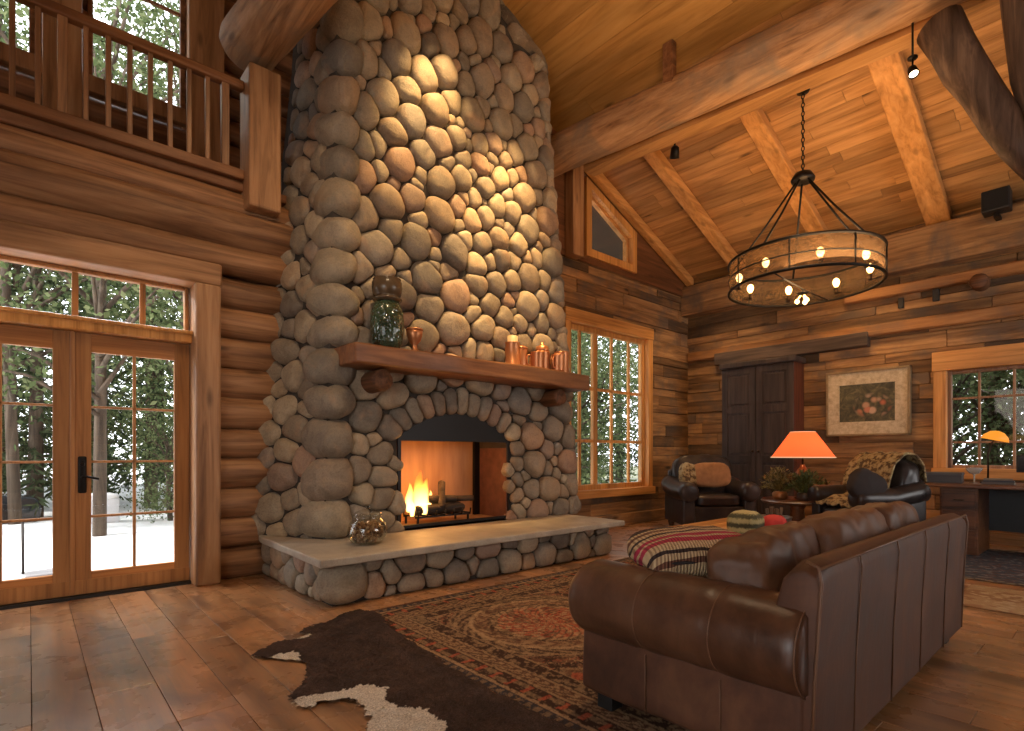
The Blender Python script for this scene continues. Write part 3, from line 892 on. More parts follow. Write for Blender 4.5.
bm = NB(); box(bm, (-0.12, -0.145, -0.14), (0.12, 0.145, 0.14), 0.015, 2); obj('speaker_cabinet', bm, MAT['blackpaint'], t, False)
bm = NB(); box(bm, (-0.135, -0.13, -0.125), (-0.121, 0.13, 0.125), 0.008, 2); obj('speaker_grille', bm, plain('grille_cloth', (0.006, 0.006, 0.006), 0.9), t, False)
bm = NB(); box(bm, (0.14, -0.03, -0.05), (0.26, 0.03, 0.03)); box(bm, (-0.02, -0.03, -0.2), (0.24, 0.03, -0.155)); obj('bracket', bm, MAT['iron'], t, False)

# ================================================================== FIREPLACE
FY = 5.14
HZ = 0.42
FX0, FX1 = 2.14, 5.86
def warp(v):
    """batter of the chimney: both sides lean in, the left cheek splays out to the wall"""
    x, y, z = v
    k = z - HZ
    s = (x - FX0) / (FX1 - FX0)
    x2 = x + (1 - s) * 0.028 * k - s * 0.100 * k
    if x < 3.0: x2 -= 0.40 * max(0, y - FY) / 0.76 * max(0.2, 1 - 0.15 * k)
    y2 = y + 0.012 * k
    return Vector((x2, y2, z))

def clip(poly, nx, ny, c):
    """keep points with nx*x+ny*y<=c"""
    out = []
    n = len(poly)
    for i in range(n):
        p, q = poly[i], poly[(i + 1) % n]
        dp, dq = nx * p[0] + ny * p[1] - c, nx * q[0] + ny * q[1] - c
        if dp <= 0: out.append(p)
        if (dp < 0 and dq > 0) or (dp > 0 and dq < 0):
            t = dp / (dp - dq)
            out.append((p[0] + (q[0] - p[0]) * t, p[1] + (q[1] - p[1]) * t))
    return out

def pack(bounds, sizes, R, inside=None, fixed=(), dummies=(), an=1.15, tries=2500, sizemap=None):
    """irregular stone packing: variable dart throwing then a power diagram; returns list of cell polygons"""
    x0, x1, y0, y1 = bounds
    S = [(x, y * an, r) for (x, y, r) in fixed] + [(x, y * an, r) for (x, y, r) in dummies]
    nf, nd = len(fixed), len(dummies)
    for r in sizes:
        for _ in range(tries):
            x = R.uniform(x0, x1); y = R.uniform(y0, y1)
            if inside and not inside(x, y): continue
            rr = r * (sizemap(x, y) if sizemap else 1)
            ya = y * an
            ok = True
            for (a, b, c) in S:
                lim = 0.92 * (rr + c)
                dx = a - x
                if abs(dx) < lim:
                    dy = b - ya
                    if dx * dx + dy * dy < lim * lim: ok = False; break
            if ok: S.append((x, ya, rr))
    cells = []
    for i, (x, y, r) in enumerate(S):
        if nf <= i < nf + nd: continue
        poly = [(x0, y0 * an), (x1, y0 * an), (x1, y1 * an), (x0, y1 * an)]
        near = sorted(((a - x) ** 2 + (b - y) ** 2, j) for j, (a, b, c) in enumerate(S) if j != i)[:26]
        for _, j in near:
            a, b, c = S[j]
            nx, ny = 2 * (a - x), 2 * (b - y)
            cc = a * a + b * b - x * x - y * y - c * c + r * r
            poly = clip(poly, nx, ny, cc)
            if len(poly) < 3: break
        if len(poly) >= 3: cells.append([(p[0], p[1] / an) for p in poly])
    return cells

def stone_from_cell(bm, poly, fmap, R, H=0.30, gap=0.010, K=22, sink=0.05, maxh=0.16):
    A = 0; cx = 0; cy = 0
    n = len(poly)
    for i in range(n):
        p, q = poly[i], poly[(i + 1) % n]
        cr = p[0] * q[1] - q[0] * p[1]
        A += cr; cx += (p[0] + q[0]) * cr; cy += (p[1] + q[1]) * cr
    if abs(A) < 0.004: return
    cx /= 3 * A; cy /= 3 * A
    rs = []
    for k in range(K):
        th = 2 * PI * k / K
        dx, dy = math.cos(th), math.sin(th)
        best = 9
        for i in range(n):
            p, q = poly[i], poly[(i + 1) % n]
            ex, ey = q[0] - p[0], q[1] - p[1]
            den = dx * ey - dy * ex
            if abs(den) < 1e-9: continue
            t = ((p[0] - cx) * ey - (p[1] - cy) * ex) / den
            s = ((p[0] - cx) * dy - (p[1] - cy) * dx) / den
            if t > 0 and -1e-6 <= s <= 1 + 1e-6: best = min(best, t)
        rs.append(best)
    orig = rs[:]
    for _ in range(2):
        rs = [min(orig[k] * 1.02, 0.25 * rs[k - 1] + 0.5 * rs[k] + 0.25 * rs[(k + 1) % K]) for k in range(K)]
    mean = sum(rs) / K
    cap = 1.55 * sorted(rs)[K // 2]
    rs = [min(q, cap) - gap for q in rs]
    if mean < 0.035: return
    h = min(maxh, mean * H * 2 * R.uniform(0.75, 1.1))
    tx, ty = R.uniform(-.15, .15), R.uniform(-.15, .15)
    sd = R.uniform(0, 100)
    prof = [(1.0, -sink), (1.0, 0.0), (0.985, 0.30), (0.93, 0.55), (0.82, 0.76), (0.64, 0.91), (0.38, 0.985)]
    prev = None
    for s, hh in prof:
        ring = []
        for k in range(K):
            th = 2 * PI * k / K
            r = rs[k] * s
            u, v = r * math.cos(th), r * math.sin(th)
            w = hh * h if hh > 0 else hh
            if hh > 0:
                w *= 1 + 0.10 * noise.noise(Vector((u * 5 + sd, v * 5, sd))) 
                w += hh * (tx * u + ty * v) * 0.5
                kk = 1 + 0.035 * noise.noise(Vector((math.cos(th) * 2 + sd, math.sin(th) * 2, hh * 2)))
                u *= kk; v *= kk
            ring.append(bm.verts.new(fmap(cx + u, cy + v, w)))
        if prev:
            for k in range(K): bm.faces.new((prev[k], prev[(k + 1) % K], ring[(k + 1) % K], ring[k]))
        prev = ring
    c = bm.verts.new(fmap(cx, cy, h))
    for k in range(K): bm.faces.new((prev[k], prev[(k + 1) % K], c))

def cobble(bm, c, size, R, rot=0, e=0.86):
    """rounded full stone"""
    sd = R.uniform(0, 100)
    r = bmesh.ops.create_icosphere(bm, subdivisions=3, radius=1.0)
    Rm = Euler((R.uniform(-.15, .15), R.uniform(-.12, .12), rot)).to_matrix()
    for v in r['verts']:
        p = v.co
        ln = (abs(p.x) ** (2 / e) + abs(p.y) ** (2 / e) + abs(p.z) ** (2 / e)) ** (e / 2)
        q = p / ln
        q *= 1 + 0.16 * noise.noise(q * 1.1 + Vector((sd, 0, 0))) + 0.03 * noise.noise(q * 3 + Vector((0, sd, 0)))
        v.co = Vector(c) + Rm @ Vector((q.x * size[0] / 2, q.y * size[1] / 2, q.z * size[2] / 2))

fp = thing('stone_fireplace', 'towering river-rock fireplace and chimney with an arched firebox and raised hearth', 'fireplace', (4.0, 5.0, 0))
FO = Vector((4.0, 5.0, 0))
def finish(bm, nm, m, smooth=True, w=True):
    for v in bm.verts:
        if w: v.co = warp(v.co)
        v.co -= FO
    return obj(nm, bm, m, fp, smooth)

# core with the arched opening
OX0, OX1, SPR, APEX = 2.97, 4.56, 1.42, 1.70
ocx = (OX0 + OX1) / 2
hw = (OX1 - OX0) / 2
rise = APEX - SPR
AR = (hw * hw + rise * rise) / (2 * rise)
acz = APEX - AR
def arch_z(x, R_=None):
    R_ = R_ or AR
    q = R_ * R_ - (x - ocx) ** 2
    return acz + math.sqrt(max(q, 0))
ZT = 7.9
bm = NB()
CF = FY + 0.05
def slab_x(x0, x1, z0, z1, y0=None, y1=6.12, nz=8):
    y0 = y0 or CF
    for i in range(nz):
        box(bm, (x0, y0, z0 + (z1 - z0) * i / nz), (x1, y1, z0 + (z1 - z0) * (i + 1) / nz))
slab_x(FX0 + .04, OX0, HZ, 2.0, nz=2); slab_x(OX1, FX1 - .06, HZ, 2.0, nz=2)
slab_x(FX0 + .04, FX1 - .06, 2.0, ZT - .1, nz=10)
N = 16
for i in range(N):
    a, b = OX0 + (OX1 - OX0) * i / N, OX0 + (OX1 - OX0) * (i + 1) / N
    poly_prism(bm, [(a, arch_z(a)), (b, arch_z(b)), (b, 2.0), (a, 2.0)], 'Y', CF, 6.12)
slab_x(OX0, OX1, HZ, 2.0, 5.98, 6.12, 1)
finish(bm, 'chimney_core', MAT['mortar'], False)

# stones of the front
R = random.Random(21)
fixed, dum = [], []
# voussoirs along the arch
arc_half = math.asin(hw / AR)
nv = 12
for i in range(nv):
    th = -arc_half * 1.10 + 2 * arc_half * 1.10 * (i + .5) / nv
    ro = AR + 0.165
    fixed.append((ocx + ro * math.sin(th), acz + ro * math.cos(th), 0.13))
    ri = AR - 0.165
    dum.append((ocx + ri * math.sin(th), acz + ri * math.cos(th), 0.13))
# long jamb blocks left, small blocks right
zz = HZ + 0.12
for hgt, wd in ((0.25, .42), (0.22, .36), (0.24, .50), (0.20, .30)):
    fixed.append((OX0 - 0.20, zz, 0.12)); dum.append((OX0 + 0.20, zz, 0.12))
    zz += hgt
zz = HZ + 0.10
for hgt in (0.21, 0.19, 0.2, 0.2, 0.2):
    fixed.append((OX1 + 0.15, zz, 0.085)); dum.append((OX1 - 0.15, zz, 0.085))
    zz += hgt
dum += [(ocx + dx, zz_, 0.2) for dx in (-.3, 0, .3) for zz_ in (.7, 1.1)]
def inside(x, z):
    if OX0 - .02 < x < OX1 + .02 and z < arch_z(x) + .02: return False
    return z < ceil_z(x) - 0.05
def smap(x, z):
    f = 1.0
    if 3.9 < x < 5.0 and 2.4 < z < 5.2: f *= 0.74       # smaller stones up the middle
    if z < 1.9: f *= 0.92
    return f
cells = pack((FX0 + 0.27, FX1 - 0.02, HZ - .02, ZT - .1), (0.205, 0.17, 0.14, 0.11, 0.085, 0.065), R, inside, fixed, dum, an=1.16, tries=1500, sizemap=smap)
bm = NB()
fm = lambda u, v, w: Vector((u, CF - w, v))
for c in cells:
    mx = sum(p[0] for p in c) / len(c); mz = sum(p[1] for p in c) / len(c)
    if OX0 < mx < OX1 and mz < arch_z(mx): continue
    stone_from_cell(bm, c, fm, R, H=0.29, gap=0.006)
# left cheek
cells = pack((CF + 0.12, 6.02, HZ - .02, ZT - 1.0), (0.14, 0.12, 0.10, 0.08), R, None, an=1.05, tries=700)
fm2 = lambda u, v, w: Vector((FX0 + 0.06 - w, u, v))
for c in cells: stone_from_cell(bm, c, fm2, R, H=0.30, gap=0.008)
# right cheek
cells = pack((CF + 0.12, 6.02, HZ - .02, ZT - 1.5), (0.15, 0.12, 0.10), R, None, an=1.05, tries=500)
fm3 = lambda u, v, w: Vector((FX1 - 0.08 + w, u, v))
for c in cells: stone_from_cell(bm, c, fm3, R, H=0.30, gap=0.008)
# big corner cobbles, stacked
zz = HZ
sz = [0.38, 0.42, 0.40, 0.34, 0.36, 0.33, 0.32, 0.36, 0.34, 0.38, 0.35, 0.33, 0.40, 0.36, 0.46, 0.44, 0.40, 0.36, 0.4, 0.42, 0.38, .4, .36]
for i, s in enumerate(sz):
    if zz + s > ceil_z(2.2) - 0.1: break
    w_ = 0.36 + R.uniform(-.03, .05) if s > .26 else 0.36
    cobble(bm, (FX0 + 0.145 + R.uniform(-.02, .02), CF + 0.08, zz + s / 2), (w_ + .03, 0.44, s * 1.09), R)
    zz += s * 0.985
# right corner cobbles
zz = HZ
i = 0
while zz < ceil_z(5.1) - 0.3:
    s = R.uniform(0.20, 0.36)
    cobble(bm, (FX1 - 0.10 + R.uniform(-.03, .02), CF + 0.10, zz + s / 2), (0.30, 0.36, s * 1.04), R)
    zz += s * 0.97
for v in bm.verts:                                    # keep below the roof
    zc = ceil_z(v.co.x) - 0.02
    if v.co.z > zc: v.co.z = zc
finish(bm, 'stonework', MAT['stone'])

# hearth base
HX0, HX1, HY = 1.80, 5.48, 4.27
bm = NB()
box(bm, (HX0 + .06, HY + .06, 0), (HX1 - .06, 6.0, 0.36))
finish(bm, 'hearth_core', MAT['mortar'], False, False)
bm = NB()
cells = pack((HX0 + 0.33, HX1 - .02, 0.0, 0.37), (0.15, 0.12, 0.09, 0.06), R, None, an=1.0, tries=500)
for c in cells: stone_from_cell(bm, c, lambda u, v, w: Vector((u, HY + .05 - w, v)), R, H=0.28, gap=0.006, maxh=.09)
cells = pack((HY + .22, 5.98, 0.0, 0.37), (0.13, 0.11, 0.085, .06), R, None, an=1.0, tries=400)
for c in cells: stone_from_cell(bm, c, lambda u, v, w: Vector((HX0 + .05 - w, u, v)), R, H=0.26, gap=0.006, maxh=.08)
cells = pack((HY + .05, 5.4, 0.0, 0.37), (0.13, 0.11, 0.085, .06), R, None, an=1.0, tries=400)
for c in cells: stone_from_cell(bm, c, lambda u, v, w: Vector((HX1 - .05 + w, u, v)), R, H=0.26, gap=0.006, maxh=.08)
cobble(bm, (HX0 + .185, HY + .12, 0.185), (0.44, 0.34, 0.385), R)
for v in bm.verts: v.co.z = max(v.co.z, 0.001)
finish(bm, 'hearth_stonework', MAT['stone'], True, False)
# slab with a worn edge
bm = NB()
n = 26
pts = []
sx0, sx1, sy = 1.70, 5.57, 4.17
for i in range(n + 1): pts.append((sx0 + (sx1 - sx0) * i / n, sy + 0.012 * noise.noise(Vector((i * .7, 0, 0)))))
for i in range(1, 9): pts.append((sx1 + 0.01 * noise.noise(Vector((0, i * .9, 0))), sy + (5.6 - sy) * i / 8))
pts.append((5.4, 5.6)); pts.append((5.4, 5.9)); pts.append((1.78, 6.0))
for i in range(8, 0, -1): pts.append((sx0 + 0.04 * i / 8 + 0.01 * noise.noise(Vector((3, i * .9, 0))), sy + (6.0 - sy) * i / 9))
poly_prism(bm, pts, 'Z', 0.355, HZ)
for v in bm.verts: v.co -= FO
o = obj('hearth_slab', bm, MAT['slab'], fp, False)
bv = o.modifiers.new('bevel', 'BEVEL'); bv.width = 0.012; bv.segments = 3; bv.limit_method = 'ANGLE'; bv.angle_limit = 0.6

# firebox
k = M('firebox_panels')
g = k.noise(k.coords((5, 5, 0.8)), 1.2, 4)
k.base(k.ramp(g, [(0.3, (0.26, 0.12, 0.045)), (0.7, (0.46, 0.24, 0.10))])).rough(0.5)
MAT['firebox'] = k.m
k = M('firebox_brick')
br = k.new('TexBrick'); br.inputs['Scale'].default_value = 1.0
br.inputs['Brick Width'].default_value = 0.22; br.inputs['Row Height'].default_value = 0.075; br.inputs['Mortar Size'].default_value = 0.006
br.inputs['Color1'].default_value = (0.30, 0.12, 0.05, 1); br.inputs['Color2'].default_value = (0.22, 0.085, 0.035, 1); br.inputs['Mortar'].default_value = (0.10, 0.06, 0.04, 1)
k.n.remove(br); k.base(k.ramp(k.noise(k.coords(), 8, 4), [(.3, (.09, .03, .015)), (.7, (.16, .06, .03))])).rough(0.6); MAT['firebrick'] = k.m
bm = NB()
by = 5.80
box(bm, (OX0 + .04, by, HZ + .02), (OX1 - .02, by + .03, 1.60)); finish(bm, 'firebox_back', MAT['firebox'], False, False)
bm = NB(); box(bm, (OX0 - .02, CF + .02, HZ), (OX0 + .04, by + .03, 1.60)); finish(bm, 'firebox_side', MAT['firebrick'], False, False)
bm = NB(); box(bm, (OX1 - .05, CF + .02, HZ), (OX1 + .01, by + .03, 1.60)); finish(bm, 'firebox_side', MAT['firebrick'], False, False)
bm = NB(); box(bm, (OX0, CF, HZ + .001), (OX1, by, HZ + .025)); finish(bm, 'firebox_floor', MAT['firebox'], False, False)
bm = NB(); box(bm, (OX0, CF + .03, 1.41), (OX1, by, 1.44)); finish(bm, 'firebox_lintel', MAT['iron'], False, False)
# iron surround: arched hood, posts and bottom rail
bm = NB()
N = 18
for i in range(N):
    a, b = OX0 + (OX1 - OX0) * i / N, OX0 + (OX1 - OX0) * (i + 1) / N
    poly_prism(bm, [(a, 1.395), (b, 1.395), (b, arch_z(b) + .01), (a, arch_z(a) + .01)], 'Y', CF + .005, CF + .03)
box(bm, (OX0 - .01, CF - .0, HZ), (OX0 + .03, CF + .04, 1.42)); box(bm, (OX1 - .03, CF, HZ), (OX1 + .01, CF + .04, 1.42)); box(bm, (OX0, CF, HZ), (OX1, CF + .04, HZ + .055))
finish(bm, 'iron_surround', MAT['iron'], False, False)
bm = NB()
box(bm, (OX1 - .13, by - .05, HZ + .02), (OX1 - .04, by, 1.41)); 
finish(bm, 'iron_corner_post', MAT['iron'], False, False)

# mantel beam and its log corbels
bm = NB()
MX0, MX1, MY0, MY1, MZ0, MZ1 = 2.25, 5.58, 4.74, 5.3, 2.10, 2.30
nx, ny, nz = 60, 8, 6
box(bm, (MX0, MY0, MZ0), (MX1, MY1, MZ1), 0.02, 2)
for e_ in range(1):
    bmesh.ops.subdivide_edges(bm, edges=[e for e in bm.edges if e.calc_length() > 1.0], cuts=50)
for v in bm.verts:
    p = v.co
    q = Vector((p.x * 1.7, p.y * 3, p.z * 3))
    if p.y < 5.0:
        p.y += 0.030 * noise.noise(q); p.z += 0.018 * noise.noise(q + Vector((9, 9, 9)))
for v in bm.verts: v.co -= FO
obj('mantel_shelf', bm, MAT['mantel'], fp, False)
for cx in (2.62, 5.15):
    bm = NB(); log(bm, (cx - 4.0, -0.13, 1.99), (cx - 4.0, 0.4, 1.98), 0.115, seed=cx, wob=0.12, step=0.06, seg=24, crack=False)
    obj('mantel_corbel', bm, MAT['endgrain'], fp)

# ---- fire, grate and logs
t = thing('fire_grate', 'black iron grate holding the burning logs inside the firebox', 'grate', (3.62, 5.42, HZ + .025))
for i in range(7):
    xx = -0.36 + i * 0.12
    bm = NB(); tube(bm, [(xx, -0.17, 0.16), (xx, -0.16, 0.10), (xx, 0.16, 0.10), (xx, 0.17, 0.2)], 0.009, 8); obj('grate_bar', bm, MAT['iron'], t)
for yy in (-0.13, 0.13):
    bm = NB(); box(bm, (-0.38, yy - .01, 0.08), (0.38, yy + .01, 0.10)); box(bm, (-0.36, yy - .01, 0), (-0.34, yy + .01, 0.09)); box(bm, (0.34, yy - .01, 0), (0.36, yy + .01, 0.09)); obj('grate_rail', bm, MAT['iron'], t, False)
k = M('charred_wood')
n1 = k.noise(k.coords((3, 18, 18), True), 1.0, 5, 0.6, 0.5)
k.base(k.ramp(n1, [(0.35, (0.012, 0.008, 0.006)), (0.62, (0.035, 0.02, 0.013)), (0.8, (0.12, 0.07, 0.04))])).rough(0.8); k.bump(n1, 0.8, 0.02)
MAT['char'] = k.m
fl_ = [((-0.34, -0.05, 0.165), (0.30, -0.09, 0.17), 0.055, 'charred log lying along the front of the grate'),
       ((-0.30, 0.09, 0.165), (0.36, 0.06, 0.165), 0.058, 'charred log lying along the back of the grate'),
       ((-0.20, 0.06, 0.27), (0.20, -0.09, 0.275), 0.045, 'charred log stacked across the two lower logs'),
       ((-0.02, -0.12, 0.18), (0.10, 0.06, 0.47), 0.042, 'charred log standing tilted up in the fire'),
       ((0.20, 0.08, 0.26), (0.46, -0.10, 0.265), 0.038, 'short charred log at the right end of the grate')]
for i, (a, b, r_, lb) in enumerate(fl_):
    o = Vector((3.62, 5.42, HZ + .025))
    bm = NB(); log(bm, Vector(a), Vector(b), r_, seed=i * 5.3, wob=0.35, step=0.04, seg=14, wf=6)
    q = obj('fire_log', bm, MAT['char']); q.location = o; tag(q, lb, 'log', 'logs burning in the firebox')
k = M('flame')
k.n.remove(k.b)
tc = k.new('TexCoord'); sp = k.new('SeparateXYZ'); k.link(tc.outputs['Object'], sp.inputs[0])
z_ = k.math('MULTIPLY', sp.outputs['Z'], 1.9)
cr = k.ramp(z_, [(0.0, (1.0, 0.50, 0.10)), (0.35, (1.0, 0.62, 0.20)), (0.8, (1.0, 0.30, 0.04)), (1.0, (0.8, 0.12, 0.01))])
em = k.new('Emission'); k.link(cr, em.inputs[0])
nz_ = k.noise(k.coords((9, 9, 4)), 1.5, 3)
em.inputs[1].default_value = 6.0
trn = k.new('BsdfTransparent'); mx = k.new('MixShader')
lw = k.new('LayerWeight'); lw.inputs[0].default_value = 0.35
fc = k.math('SUBTRACT', 1.0, lw.outputs['Facing'])
fc = k.math('MULTIPLY', k.math('POWER', fc, 2.2), k.math('SUBTRACT', 1.25, z_))
fc = k.math('MINIMUM', k.math('MAXIMUM', fc, 0.0), 1.0)
k.link(fc, mx.inputs[0]); k.link(trn.outputs[0], mx.inputs[1]); k.link(em.outputs[0], mx.inputs[2]); k.link(mx.outputs[0], k.out.inputs[0])
MAT['flame'] = k.m
bm = NB()
Rf = random.Random(3)
def tongue(x, y, z, r, h, lean):
    n = 12; pts = []; rad = []
    ph = Rf.uniform(0, 6)
    for i in range(n + 1):
        s = i / n
        pts.append((x + lean * s * s + 0.025 * math.sin(s * 6 + ph) * s, y + 0.02 * math.cos(s * 5 + ph) * s, z + h * s))
        rad.append(r * (0.55 + 1.1 * s) * (1 - s) ** 0.85 * 1.25 + 0.001 if s < 0.999 else 0.001)
    tube(bm, pts, rad, 14, True, 0.25, ph, 12)
for (x, y, z, r, h, ln) in [(-.20, -.02, .16, .085, .46, .02), (-.27, .05, .14, .06, .34, -.02), (-.11, .02, .16, .075, .36, .03), (-.17, -.09, .12, .05, .26, .0), (-.02, .04, .18, .035, .2, .01),
                            (.10, -.02, .14, .022, .13, .01), (.18, .04, .2, .02, .12, 0), (-.31, -.06, .10, .03, .18, .01)]:
    tongue(x, y, z, r, h, ln)
q = obj('flame', bm, MAT['flame']); q.location = (3.55, 5.42, HZ + .025); tag(q, 'bright orange flames rising from the left side of the grate', 'fire')
lamp('fire_light', 'POINT', (3.40, 5.40, 0.86), 17, (1.0, 0.42, 0.10), shadow_soft_size=0.10)
lamp('fire_light', 'POINT', (3.75, 5.36, 1.05), 8, (1.0, 0.42, 0.10), shadow_soft_size=0.12)
# ================================================================== RUG
def color_attr_mat(name, rough=0.9, fine=0.5, fscale=160, bump=0.4, sheen=0.2):
    k = M(name)
    a = k.new('Attribute'); a.attribute_name = 'col'
    n = k.noise(k.coords(), fscale, 3, 0.7)
    c = k.mix(a.outputs['Color'], k.ramp(n, [(0.3, (1 - fine,) * 3), (0.7, (1 + fine * .5,) * 3)]), 1.0, 'MULTIPLY')
    k.base(c).rough(rough)
    k.b.inputs['Specular IOR Level'].default_value = 0.12
    k.b.inputs['Sheen Weight'].default_value = 0.0
    k.bump(n, bump, 0.006)
    return k.m

def sm(a, b, x): 
    t = np.clip((x - a) / (b - a), 0, 1); return t * t * (3 - 2 * t)
def vnoise(x, y, s, seed):
    """smooth value noise with numpy"""
    xs, ys = x * s, y * s
    xi, yi = np.floor(xs).astype(int), np.floor(ys).astype(int)
    fx, fy = xs - xi, ys - yi
    fx = fx * fx * (3 - 2 * fx); fy = fy * fy * (3 - 2 * fy)
    def hsh(a, b):
        q = (a * 374761393 + b * 668265263 + seed * 1442695041) & 0x7fffffff
        q = (q ^ (q >> 13)) * 1274126177 & 0x7fffffff
        return ((q ^ (q >> 16)) & 0xffff) / 65535.0
    return (hsh(xi, yi) * (1 - fx) + hsh(xi + 1, yi) * fx) * (1 - fy) + (hsh(xi, yi + 1) * (1 - fx) + hsh(xi + 1, yi + 1) * fx) * fy

def grid_mesh(name, x0, x1, y0, y1, res, zf, cf, mat_, parent=None, mask=None):
    nx, ny = int((x1 - x0) / res) + 1, int((y1 - y0) / res) + 1
    X, Y = np.meshgrid(np.linspace(x0, x1, nx), np.linspace(y0, y1, ny), indexing='ij')
    Z = zf(X, Y)
    co = np.stack([X, Y, Z], -1).reshape(-1, 3)
    idx = np.arange(nx * ny).reshape(nx, ny)
    q = np.stack([idx[:-1, :-1], idx[1:, :-1], idx[1:, 1:], idx[:-1, 1:]], -1).reshape(-1, 4)
    if mask is not None:
        mk = mask(X, Y).reshape(-1)
        q = q[mk[q].all(1)]
    col_ = cf(X, Y).reshape(-1, 3)
    used = np.unique(q)
    remap = -np.ones(nx * ny, int); remap[used] = np.arange(len(used))
    co = co[used]; col_ = col_[used]; q = remap[q]
    me = bpy.data.meshes.new(name)
    me.vertices.add(len(co)); me.vertices.foreach_set('co', co.ravel())
    me.loops.add(q.size); me.loops.foreach_set('vertex_index', q.ravel().astype(np.int32))
    me.polygons.add(len(q)); me.polygons.foreach_set('loop_start', np.arange(0, q.size, 4, dtype=np.int32))
    me.update(calc_edges=True)
    at = me.color_attributes.new('col', 'FLOAT_COLOR', 'POINT')
    at.data.foreach_set('color', np.concatenate([col_, np.ones((len(col_), 1))], 1).ravel())
    me.polygons.foreach_set('use_smooth', np.ones(len(q), bool))
    me.materials.append(mat_)
    o = bpy.data.objects.new(name, me); COL.objects.link(o)
    if parent: o.parent = parent
    return o

RX0, RX1, RY0, RY1 = 1.78, 6.15, 1.02, 3.97
def rug_col(X, Y):
    dk = np.array([0.045, 0.022, 0.014]); br = np.array([0.13, 0.06, 0.032]); ta = np.array([0.36, 0.225, 0.12]); rd = np.array([0.40, 0.085, 0.04]); nv = np.array([0.03, 0.028, 0.034])
    de = np.minimum(np.minimum(X - RX0, RX1 - X), np.minimum(Y - RY0, RY1 - Y)) + (vnoise(X, Y, 30, 51) - .5) * .012
    X = X + (vnoise(X, Y, 26, 52) - .5) * .014; Y = Y + (vnoise(X, Y, 26, 53) - .5) * .014
    # coordinate running along the border
    along = np.where((np.minimum(X - RX0, RX1 - X) < np.minimum(Y - RY0, RY1 - Y)), Y, X)
    C = np.zeros(X.shape + (3,)) + dk
    def put(m, c): 
        nonlocal C
        m = m[..., None]; C = C * (1 - m) + np.asarray(c) * m
    n1 = vnoise(X, Y, 38, 1); n2 = vnoise(X, Y, 19, 2); n3 = vnoise(X, Y, 60, 3); n4 = vnoise(X, Y, 9, 4)
    # field: dense arabesques
    fld = sm(.52, .60, np.abs(np.sin(X * 21 + 3 * n4) * np.cos(Y * 23 - 3 * n4)) * .8 + .3 * n1)
    put(fld * .55, br * 1.6)
    curl = np.abs(n2 - .5) < .045
    put(curl * .75, ta)
    put((np.abs(n1 - .62) < .04) * .5, rd)
    # medallions
    for (mx, my, mr) in ((2.88, 2.86, 0.74), (4.6, 2.86, .70), (2.88, 1.2, .7), (4.6, 1.2, .7)):
        dx, dy = X - mx, Y - my
        r = np.sqrt(dx * dx + dy * dy) / mr; th = np.arctan2(dy, dx)
        inn = r < 1.0
        put(inn * 1.0, dk * 1.2)
        for (a, b, c, w) in ((0.0, .50, rd * 1.0, .85), (.50, .56, ta, .9), (.60, .74, br * 1.3, .8), (.74, .79, ta * 1.05, .95), (.90, .935, ta, .7), (.97, 1.0, br, 1)):
            put(((r >= a) & (r < b)) * w, c)
        pet = np.abs(np.sin(th * 12 + 2 * np.sin(r * 26))) > .72
        put((inn & pet & (r > .56) & (r < .98)) * .6, ta * .9)
        pet2 = np.abs(np.sin(th * 8) * np.sin(r * 34 + n2 * 3)) > .45
        put((inn & pet2 & (r < .50)) * .75, ta * 1.15)
        pet3 = np.abs(np.cos(th * 16 + r * 30)) > .88
        put((inn & pet3 & (r < .60)) * .7, dk)
        put((inn & (n1 > .62)) * .4, ta)
        put((inn & (n2 < .33)) * .5, dk)
    # diamonds in the corners of the field
    fx = (X - 2.45) / .24; fy = (Y - 2.0) / .24
    for (cx, cy) in ((2.30, 2.02), (3.5, 3.55), (2.3, 3.6), (3.7, 2.0), (2.3, 1.2)):
        dd = np.abs(X - cx) / .20 + np.abs(Y - cy) / .16
        put((dd < 1) * .8, ta * .8); put((dd < .75) * .9, br); put((dd < .4) * .8, rd)
    # borders
    b = [(0.0, .03, br, 1), (.03, .10, nv * 1.3, 1), (.10, .125, ta, .9), (.125, .235, dk, 1), (.235, .255, ta * .8, .9), (.255, .34, br * .8, 1), (.34, .36, ta * .8, .9), (.36, .46, dk, 1), (.46, .475, ta * .8, .9)]
    for (a, c, col_, w) in b: put(((de >= a) & (de < c)) * w, col_)
    w1 = (de > .14) & (de < .222)
    put((w1 & (np.abs(np.sin(along * 24) + 1.1 * np.sin(de * 70)) > .95)) * .7, ta * .75)
    put((w1 & (np.abs(np.cos(along * 24)) > .93)) * .8, rd)
    put(((de > .04) & (de < .09) & (np.sin(along * 90) > .2)) * .5, ta)
    w2 = (de > .265) & (de < .33)
    put((w2 & (np.abs(np.sin(along * 42 + 2 * np.cos(de * 60))) > .62)) * .7, ta)
    w3 = (de > .37) & (de < .45)
    put((w3 & (np.abs(np.sin(along * 14 + n4 * 4)) * n1 > .42)) * .7, ta * .8)
    put((np.clip((n3 - .35), 0, 1))[...] * .45, dk)
    n5 = vnoise(X, Y, 85, 54); put((n5 > .74) * .30, ta); put((n5 < .28) * .45, dk)
    return C
def rug_z(X, Y): return 0.012 + 0.0012 * vnoise(X, Y, 20, 9)
t = thing('persian_rug', 'large dark patterned rug with a red and tan medallion before the hearth', 'rug', (0, 0, 0))
grid_mesh('pile', RX0, RX1, RY0, RY1, 0.0095, rug_z, rug_col, color_attr_mat('rug_pile', fine=0.45), t)
bm = NB(); box(bm, (RX0, RY0, 0.001), (RX1, RY1, 0.0115)); obj('rug_backing', bm, plain('rug_back', (0.06, 0.035, 0.02), 0.9), t, False)
bm = NB()
Rr = random.Random(4)
y = RY0
